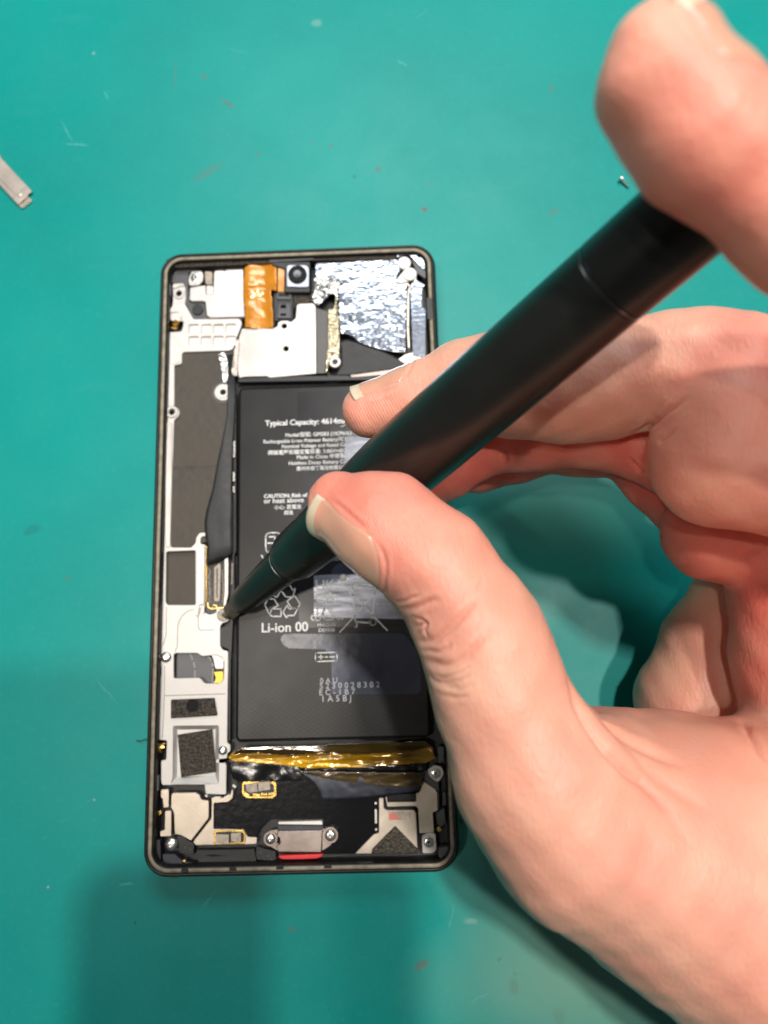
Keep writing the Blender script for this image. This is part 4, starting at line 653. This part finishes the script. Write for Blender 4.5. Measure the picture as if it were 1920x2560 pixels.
# ================================================================ the hand
# ---------------------------------------------------------------- hand shape (distance field, millimetres)
import numpy as np
FINGERS = {   # chains of (x, y, z, radius): bone joints and soft pads of the hand
 'thumb':  (3.0, [(14.48, -1.81, 57, 6.29), (22.05, -5.45, 60, 8.61), (30.3, -12.34, 62, 8.68), (34.88, -20.17, 62, 8.72), (37.02, -24.08, 62, 9.56), (38.61, -28.48, 63, 9.71), (40.01, -34.94, 63, 10.12), (44.21, -44.95, 62, 11.93), (51.17, -54.78, 60, 12.3)]),
 'thenar': (14.0, [(51.17, -54.78, 60, 12.3), (66.99, -62.26, 54, 18.48), (87.77, -73.42, 50, 23.6), (107.95, -87.71, 48, 24.92)]),
 'thenar_fill': (14.0, [(59.73, -48.49, 52, 9.36), (73, -55.12, 50, 14.89), (89.07, -58.89, 48, 17.37), (108.46, -59.27, 48, 20.45)]),
 'web':    (7.0, [(59.18, -46.45, 46, 9.19), (71.94, -48.24, 44, 9.12), (88.25, -50.29, 42, 9.38), (108.67, -48.65, 44, 10.71)]),
 'heel':   (14.0, [(97.67, -17.63, 22, 9.99), (93.09, -28.37, 18, 11.35), (88.88, -40.24, 16, 12.97), (95.51, -53.6, 18, 18.71), (114.44, -74.74, 22, 23.33)]),
 'palm':   (9.0, [(98.56, -13.52, 42, 11.84), (99.74, -29.94, 40, 12.19), (101.46, -48.66, 38, 12.94), (117.61, -61.47, 40, 18.34)]),
 'palm_pad': (5.0, [(84.59, -5.83, 42, 9.58), (98.98, -8.49, 44, 11.3), (116.21, -16.1, 46, 13.54)]),
 'middle_base': (4.0, [(81.55, 17.86, 66, 8.99), (79.15, 9.7, 66, 9.79), (78.26, 3.65, 64, 11.24), (88.53, 1.26, 66, 11.29), (103.83, -1.8, 62, 14.48)]),
 'middle': (2.5, [(19.36, 19.2, 46, 5.39), (29.09, 20.4, 47, 6.96), (38.36, 22.42, 49, 8.54), (47.7, 22.37, 51, 10.32), (55.37, 20.99, 53, 10.56), (62.85, 20.87, 55, 10.39), (72.61, 20.17, 60, 9.81), (78.41, 19.13, 63, 9.55), (81.55, 17.86, 66, 8.99)]),
 'ring':   (2.0, [(23.56, 5.95, 33, 6.76), (33.88, 11.81, 34, 7.91), (45.11, 17.43, 35, 8.28), (53.84, 17.23, 37, 8.35), (65.38, 15.65, 41, 7.91), (74.89, 11.18, 44, 7.87), (86.48, 3.48, 44, 9.73)]),
 'pinky':  (1.5, [(42.48, 13.68, 21, 6.29), (51, 16.64, 21, 7.35), (59.31, 18.79, 22, 6.9), (63.69, 17.82, 23, 7.26), (68.71, 16.25, 25, 6.95), (73.26, 14.57, 28, 6), (78.54, 5.86, 32, 5.98), (85.63, -2.35, 36, 8.36)]),
 'index':  (3.0, [(54.2, 35.92, 113, 5.08), (54.54, 32.61, 112, 6.58), (58.16, 26.89, 111, 6.96), (68.8, 18.14, 109, 6.89), (83.01, 10.48, 105, 10.13), (103.68, -0.62, 86, 12.54), (109.84, -10.85, 70, 15.42)]),
 'back':   (16.0, [(109.84, -10.85, 70, 15.42), (119, -28.51, 56, 19.98), (115.95, -51.56, 50, 23.44)]),
}
def capsules(P, pts, k):
    d = None
    for (a, b) in zip(pts[:-1], pts[1:]):
        a = np.array(a, np.float32); b = np.array(b, np.float32)
        ba = b[:3]-a[:3]; pa = P-a[:3]
        h = np.clip(pa@ba/(ba@ba), 0, 1)
        q = np.sqrt(((pa-h[:, None]*ba)**2).sum(1))-(a[3]+(b[3]-a[3])*h)
        d = q if d is None else smin(d, q, k)
    return d
def smin(a, b, k):
    h = np.clip(.5+.5*(b-a)/k, 0, 1)
    return b+(a-b)*h-k*h*(1-h)
ORDER = [('thumb', 0), ('thenar', 9), ('thenar_fill', 10), ('web', 3.0), ('palm', 4), ('heel', 3), ('palm_pad', 1.2),
         ('middle_base', 1.0), ('middle', 0.9), ('ring', .6), ('pinky', .5), ('back', 10), ('index', 2.0)]
def hand_sdf(P):
    P = np.asarray(P, np.float32); d = None
    for name, k in ORDER:
        kk, pts = FINGERS[name]
        q = capsules(P, pts, min(kk, 3.0))
        d = q if d is None else smin(d, q, max(k, .3))
    x, y, z = P.T
    d = d + .22*np.sin(x*.31+y*.17)*np.sin(y*.27-z*.21)+.10*np.sin(x*.83+1.3)*np.sin(y*.71+z*.6)
    return d
def sdf_grad(P, e=.15):
    g = np.stack([hand_sdf(P+np.eye(3, dtype=np.float32)[i]*e)-hand_sdf(P-np.eye(3, dtype=np.float32)[i]*e) for i in range(3)], 1)
    return g/np.maximum(np.linalg.norm(g, axis=1, keepdims=True), 1e-6)

def surface_nets(V, org, h):
    nx, ny, nz_ = V.shape; neg = V < 0
    c = np.zeros((nx-1, ny-1, nz_-1), np.int8)
    for i in (0, 1):
        for j in (0, 1):
            for k in (0, 1): c += neg[i:nx-1+i, j:ny-1+j, k:nz_-1+k]
    act = (c > 0) & (c < 8); ids = -np.ones(act.shape, np.int64); I = np.argwhere(act); ids[act] = np.arange(len(I))
    acc = np.zeros((len(I), 3)); cnt = np.zeros(len(I))
    cor = [(i, j, k) for i in (0, 1) for j in (0, 1) for k in (0, 1)]
    for a in cor:
        for ax_ in range(3):
            if a[ax_]: continue
            b = list(a); b[ax_] = 1
            va = V[I[:, 0]+a[0], I[:, 1]+a[1], I[:, 2]+a[2]]; vb = V[I[:, 0]+b[0], I[:, 1]+b[1], I[:, 2]+b[2]]
            cr = (va < 0) != (vb < 0); t = np.where(cr, va/np.where(cr, va-vb, 1), 0)
            p = np.tile(np.array(a, float), (len(I), 1)); p[:, ax_] += t; acc[cr] += p[cr]; cnt[cr] += 1
    P = (I+acc/cnt[:, None])*h+org; quads = []
    for ax_ in range(3):
        sl = [slice(None)]*3; s2 = [slice(None)]*3; sl[ax_] = slice(0, -1); s2[ax_] = slice(1, None)
        a = neg[tuple(sl)]; b = neg[tuple(s2)]; E = np.argwhere(a != b); fl = a[tuple(E.T)]
        u, v = (ax_+1) % 3, (ax_+2) % 3
        ok = (E[:, u] > 0) & (E[:, v] > 0) & (E[:, u] < V.shape[u]-1) & (E[:, v] < V.shape[v]-1); E = E[ok]; fl = fl[ok]
        def g(du, dv):
            e = E.copy(); e[:, u] -= du; e[:, v] -= dv; return ids[tuple(e.T)]
        q = np.stack([g(1, 1), g(0, 1), g(0, 0), g(1, 0)], 1); q[~fl] = q[~fl][:, ::-1]; quads.append(q)
    return P, np.concatenate(quads)
lo = np.array([8., -108., 2.]); hi = np.array([134., 62., 128.]); hs = 1.15
gx, gy, gz = [np.arange(lo[i], hi[i], hs) for i in range(3)]
V = np.empty((len(gx), len(gy), len(gz)), np.float32)
G2 = np.stack(np.meshgrid(gy, gz, indexing='ij'), -1).reshape(-1, 2)
for i0 in range(0, len(gx), 12):
    xs = gx[i0:i0+12]; P3 = np.concatenate([np.repeat(xs, len(G2))[:, None], np.tile(G2, (len(xs), 1))], 1)
    V[i0:i0+12] = hand_sdf(P3).reshape(len(xs), len(gy), len(gz))
V[0] = V[-1] = 5; V[:, 0] = V[:, -1] = 5; V[:, :, 0] = V[:, :, -1] = 5
P, Q = surface_nets(V, lo, hs)
me = bpy.data.meshes.new('person'); me.from_pydata(P.tolist(), [], Q.tolist()); me.update()
tmp = bpy.data.objects.new('tmp', me); COL.objects.link(tmp); sb = tmp.modifiers.new('s', 'SUBSURF'); sb.levels = 2; sb.render_levels = 2
bpy.context.view_layer.update()
me2 = bpy.data.meshes.new_from_object(tmp.evaluated_get(bpy.context.evaluated_depsgraph_get())); bpy.data.objects.remove(tmp)
n = len(me2.vertices); co = np.empty(n*3, np.float32); me2.vertices.foreach_get('co', co); co = co.reshape(-1, 3)
def chunks(fn, X): return np.concatenate([fn(X[i:i+150000]) for i in range(0, len(X), 150000)])
edge = ((co < lo+2.5) | (co > hi-3)).any(1)
def normals(co_):
    me2.vertices.foreach_set('co', co_.astype(np.float32).ravel()); me2.update()
    g_ = np.empty(n*3, np.float32); me2.vertices.foreach_get('normal', g_); return g_.reshape(-1, 3)
g = normals(co); s = chunks(hand_sdf, co); s = np.where(edge, 0, s); co = co-g*np.clip(s, -.8, .8)[:, None]
g = normals(co)
# ---- nails
def nail(tip, base, across, wid, lng, ext, phi, name='fingernail', label=None, curv=1.0, tipw=.86, lift=.18):
    """tip, base: finger axis ends (mm); across: dorsal direction"""
    tip = np.array(tip, float); base = np.array(base, float); a = (tip-base)/np.linalg.norm(tip-base)
    nrm = np.array(across, float); nrm -= a*(nrm@a); nrm /= np.linalg.norm(nrm); bt = np.cross(a, nrm)
    nu, nv = 28, 40; vs = []; last = None
    rows = []
    for j in range(nv+1):
        v = j/nv; row = []
        for i in range(nu+1):
            u = -1+2*i/nu
            w_ = 1-(.42 if u*USIDE > 0 else .10)*(1-v)**.8
            round_ = .16*u*u
            s = lng*(v*(1+ .0)-(round_*(1-v)*1.5)*-1 if False else v)
            along = lng*v
            along += lng*.22*u*u*(1-v)**2 - ext*.9*(abs(u)**2.5)*max(0, v-.7)/.3
            ang = u*phi*w_
            row.append((along, ang))
        rows.append(row)
    pts = np.zeros((nv+1, nu+1, 3)); cap = lng-ext
    ctr = tip-a*cap*1.0 + a*0
    al = np.array([[r_[0] for r_ in row] for row in rows]); an = np.array([[r_[1] for r_ in row] for row in rows]); als = np.minimum(al, cap-.4)
    dv = nrm*np.cos(an)[..., None]+bt*np.sin(an)[..., None]
    p = tip-a*(cap-als)[..., None]+a*TIPOFF+dv*24
    for it in range(16): q = hand_sdf(p.reshape(-1, 3).astype(np.float32)).reshape(al.shape); p = p-dv*q[..., None]*.95
    U_ = np.abs(np.linspace(-1, 1, nu+1))[None]; V_ = np.linspace(0, 1, nv+1)[:, None]
    sink = lift-.55*np.maximum(0, U_-.86)/.14-.45*np.maximum(0, .10-V_)/.10
    ov = np.maximum(al-als, 0)[..., None]
    pts = p+dv*sink[..., None]+a*ov-dv*ov*.10*curv
    return pts, rows, cap
CX, CY, CZ = [np.array(cam.matrix_world.to_3x3().col[i]) for i in range(3)]
th = FINGERS['thumb'][1]; md = FINGERS['middle'][1]; ix = FINGERS['index'][1]
def mixdir(dx, dy, ang):    # picture direction turned towards the camera side by ang
    v = CX*dx-CY*dy; v /= np.linalg.norm(v); return v*math.cos(ang)+CZ*math.sin(ang)
NL = []; USIDE = 1
TIPOFF = 1.6
NL.append(nail(th[0][:3], th[1][:3], mixdir(-.52, .85, .74), 0, 18.2, 1.2, 1.10))
TIPOFF = 1.5
NL.append(nail(md[0][:3], md[1][:3], mixdir(-.45, -.90, .25), 0, 12.8, 1.2, 1.0))
TIPOFF = 2.0
NL.append(nail(ix[0][:3], ix[2][:3], mixdir(.61, -.79, .65), 0, 13.5, 3.0, 1.0))
CREASES = [   # (depth, width, polyline) of the folds that can be seen on the skin
 (.6, .8, [(26.36, -24.89, 63.31), (28.09, -24.98, 67.37), (29.36, -24.79, 69.21), (30.11, -24.21, 69.97), (31.94, -22.87, 71.21), (33.46, -21.44, 71.9), (34.92, -19.88, 71.96), (35.74, -18.82, 71.8)]),
 (.40, .65, [(24.32, -19.94, 64.28), (26.03, -19.88, 67.31), (27.8, -19.45, 69.11), (29, -18.87, 70.05), (30.61, -18.74, 70.92)]),
 (.45, .45, [(26, -20.96, 66.25), (27.74, -21.73, 68.16), (28.37, -22.3, 68.63), (28.02, -23.38, 67.79), (28.63, -24.6, 68.29)]),
 (.35, .4, [(26.63, -22.76, 65.8), (27.73, -22.27, 67.89), (28.37, -22.3, 68.63)]),
 (.30, .4, [(23.55, -18.78, 64.36), (24.94, -18.71, 66.88), (26.52, -18.18, 68.72), (27.83, -18.05, 69.61)]),
 (.42, .9, [(27.6, -27.93, 64.98), (28.74, -28.04, 67.78), (30.67, -28.58, 70.36), (32.1, -28.36, 71.64), (33.89, -27.23, 72.47), (35.29, -25.81, 72.92), (36.74, -24.18, 72.91), (37.84, -22.31, 72.55)]),
 (.35, .5, [(27.09, -26.36, 64.73), (28.68, -26.34, 68.02), (30.12, -26.6, 70), (31.38, -25.94, 71.1), (31.84, -25.1, 71.29)]),
 (.35, .6, [(28.2, -29.92, 65.29), (29.39, -30.89, 68.02), (31.21, -31.11, 70.44), (33.03, -30.54, 72.13), (35.09, -29.72, 72.98)]),
 (.25, .5, [(31.38, -31.84, 70.58), (32.97, -31.98, 72.04), (35.03, -30.95, 73.06)]),
 (.25, .5, [(35.59, -17.94, 71.57), (36.55, -16.86, 71.12), (37.12, -15.73, 70.47)]),
 (.28, .5, [(28.16, -29.51, 65.63), (30.65, -30.35, 69.89), (32.83, -29.66, 72.02), (34.76, -28.4, 72.82)]), (.25, .5, [(28.76, -31.16, 66.41), (31.52, -31.77, 70.73), (33.7, -30.92, 72.53)]), (.2, .5, [(29.49, -32.74, 67.74), (32.09, -33.18, 71.14), (34.54, -32.79, 72.93)]),
 (1.3, 1.7, [(49.11, -30.27, 67.65), (50.17, -32.5, 66.72), (50.43, -34.81, 68.45), (51.35, -37.13, 69.38), (52.19, -38.97, 69.99), (54, -41.46, 70.32), (56.16, -43.88, 69.91), (58.82, -45.95, 69.05), (60.73, -48.05, 69.49), (62.01, -50.23, 70.65)]),
 (.7, 1.7, [(58.18, -37.32, 46.57), (54.74, -37.25, 64.59), (56.35, -39.05, 64.98), (58.67, -40.78, 64.67), (61.37, -42.38, 64.21), (64.07, -43.81, 64.77), (67.06, -44.89, 65.43)]),
 (.4, 2.0, [(57.11, -40.99, 66.44), (59.36, -43.83, 66.93), (61.87, -46.29, 67.58), (65.4, -48.59, 68.79), (68.54, -50.85, 69.86)]),
 (.3, 2.0, [(59.45, -45.49, 68.22), (61.13, -48.87, 69.94), (62.76, -52.12, 71.5), (64.41, -54.92, 72.11)]),
 (.5, .9, [(84.4, -39.91, 46.08), (80.94, -41.28, 55.68), (80.12, -43.09, 59.99), (80.33, -45.07, 62.27)]),
 (.8, .8, [(66.19, 10.12, 56.62), (67.46, 10.16, 59.03), (67.69, 9.72, 65.54), (68.73, 10.65, 69.46), (70.26, 11.53, 71.71)]), (.4, .6, [(70.63, 9.42, 50.78), (67.09, 5.7, 67.55), (68.55, 7.04, 70.26)]),
 (.5, .7, [(44.68, 12.06, 42.12), (45.9, 11.05, 41.26), (46.31, 9.86, 39.96), (45.62, 8.82, 38.1)]), (.5, .6, [(67.61, 8.01, 47.98), (70.27, 5.22, 47.45), (66.81, -0.5, 64)]),
 (.5, .9, [(85.2, -12.08, 49.98), (86.8, -11.22, 51.24), (89, -10.16, 52.79)]),
]
for pts_, rows_, cap_ in NL:
    m_ = int(pts_.shape[0]*.86)
    for side_ in (0, -1): CREASES.append((.65, .6, pts_[0:m_:3, side_]))
    CREASES.append((.55, .6, pts_[0, ::3]))
disp = np.zeros(n, np.float32)
for dep, wd, pl in CREASES:
    pl = np.array(pl, np.float32)
    if len(pl) < 2: continue
    a0 = pl.min(0)-4*wd; a1 = pl.max(0)+4*wd; idx = np.where(((co > a0) & (co < a1)).all(1))[0]
    if not len(idx): continue
    X = co[idx]; best = np.full(len(idx), 1e9, np.float32); tt_ = np.zeros(len(idx), np.float32)
    for k, (a, b) in enumerate(zip(pl[:-1], pl[1:])):
        ba = b-a; h = np.clip(((X-a)@ba)/(ba@ba+1e-9), 0, 1); d = np.linalg.norm(X-a-h[:, None]*ba, axis=1)
        m_ = d < best; best[m_] = d[m_]; tt_[m_] = (k+h[m_])/(len(pl)-1)
    env = np.clip(np.minimum(tt_, 1-tt_)*3.2, 0, 1)
    disp[idx] += env*dep*(-np.exp(-(best/(wd*.55))**2)+.28*np.exp(-((best-wd*1.5)/(wd*.8))**2))
# fine random wrinkling, mm scale
x, y, z = co.T
disp += .015*np.sin(x*2.1+np.sin(y*1.3)*1.5)*np.sin(y*2.6+z*1.1+np.sin(x*.9)*2)
co = co+g*disp[:, None]
me2.vertices.foreach_set('co', (co*MM).astype(np.float32).ravel()); me2.update()
# skin redness: finger ends, creased inner side; index underside also carries painted shade
fl = np.zeros(n, np.float32)
def near(pts, r): 
    d = capsules(co, pts, 1.0); return np.clip(1-d/r, 0, 1)
fl = np.maximum(fl, .55*np.clip(1.25-np.linalg.norm(co-np.array([(19.05, 0.56, 60, 0.08)][0][:3]), axis=1)/28, 0, 1))
fl = np.maximum(fl, .40*np.clip(1-np.linalg.norm(co-np.array([(18.89, 16.84, 50, 0.09)][0][:3]), axis=1)/16, 0, 1))
fl = np.maximum(fl, 1.0*np.clip(1.3-np.linalg.norm(co-np.array([(62.57, 26.33, 100, 0.06)][0][:3]), axis=1)/20, 0, 1))  # index side: natural red deepened to put its shade into the colour
for nm, am in (('ring', 0.85), ('pinky', 0.8), ('palm_pad', 0.7), ('palm', 0.75), ('middle_base', 0.4), ('web', .30)):
    d = chunks(lambda X: capsules(X, FINGERS[nm][1], 1.0), co); fl = np.maximum(fl, am*np.clip(1-np.maximum(d, 0)/2.5, 0, 1))
fl = np.maximum(fl, .12*np.clip(-disp*1.6, 0, 1))
rd = np.clip(1.6-np.linalg.norm(co-np.array([(27.5, -3.23, 66, 0.07)][0][:3]), axis=1)/9, 0, 1)+np.clip(1.6-np.linalg.norm(co-np.array([(21.43, 14.05, 50, 0.09)][0][:3]), axis=1)/7, 0, 1)
at = me2.attributes.new('ridge', 'FLOAT', 'POINT'); at.data.foreach_set('value', (.55*np.clip(rd, 0, 1)).astype(np.float32))
at = me2.attributes.new('flush_shade', 'FLOAT', 'POINT'); at.data.foreach_set('value', fl)
hand = link('person', me2, M['skin'], None, True); me2.name = 'person'
tag(hand, 'bare right hand holding the dark screwdriver, index finger pressing on its cap', 'person')
def nail_mesh(pts, rows, cap, name='fingernail'):
    nv, nu = pts.shape[0]-1, pts.shape[1]-1
    vs = pts.reshape(-1, 3).tolist(); fs = []; fm = []
    for j in range(nv):
        for i in range(nu): q = j*(nu+1)+i; fs.append((q, q+1, q+nu+2, q+nu+1)); fm.append(1 if rows[j][i][0] > cap-.9+.9*(abs(i/nu*2-1))**3*-1 else 0)
    me = bpy.data.meshes.new(name); me.from_pydata([tuple(c*MM for c in v) for v in vs], [], fs); me.materials.append(M['nail']); me.materials.append(M['nail_tip'])
    for p_, mi in zip(me.polygons, fm): p_.material_index = mi
    o = bpy.data.objects.new(name, me); COL.objects.link(o); o.parent = hand
    for p_ in me.polygons: p_.use_smooth = True
    so = o.modifiers.new('thickness', 'SOLIDIFY'); so.thickness = .00035; so.offset = -1
    return o
for q in NL: nail_mesh(*q)
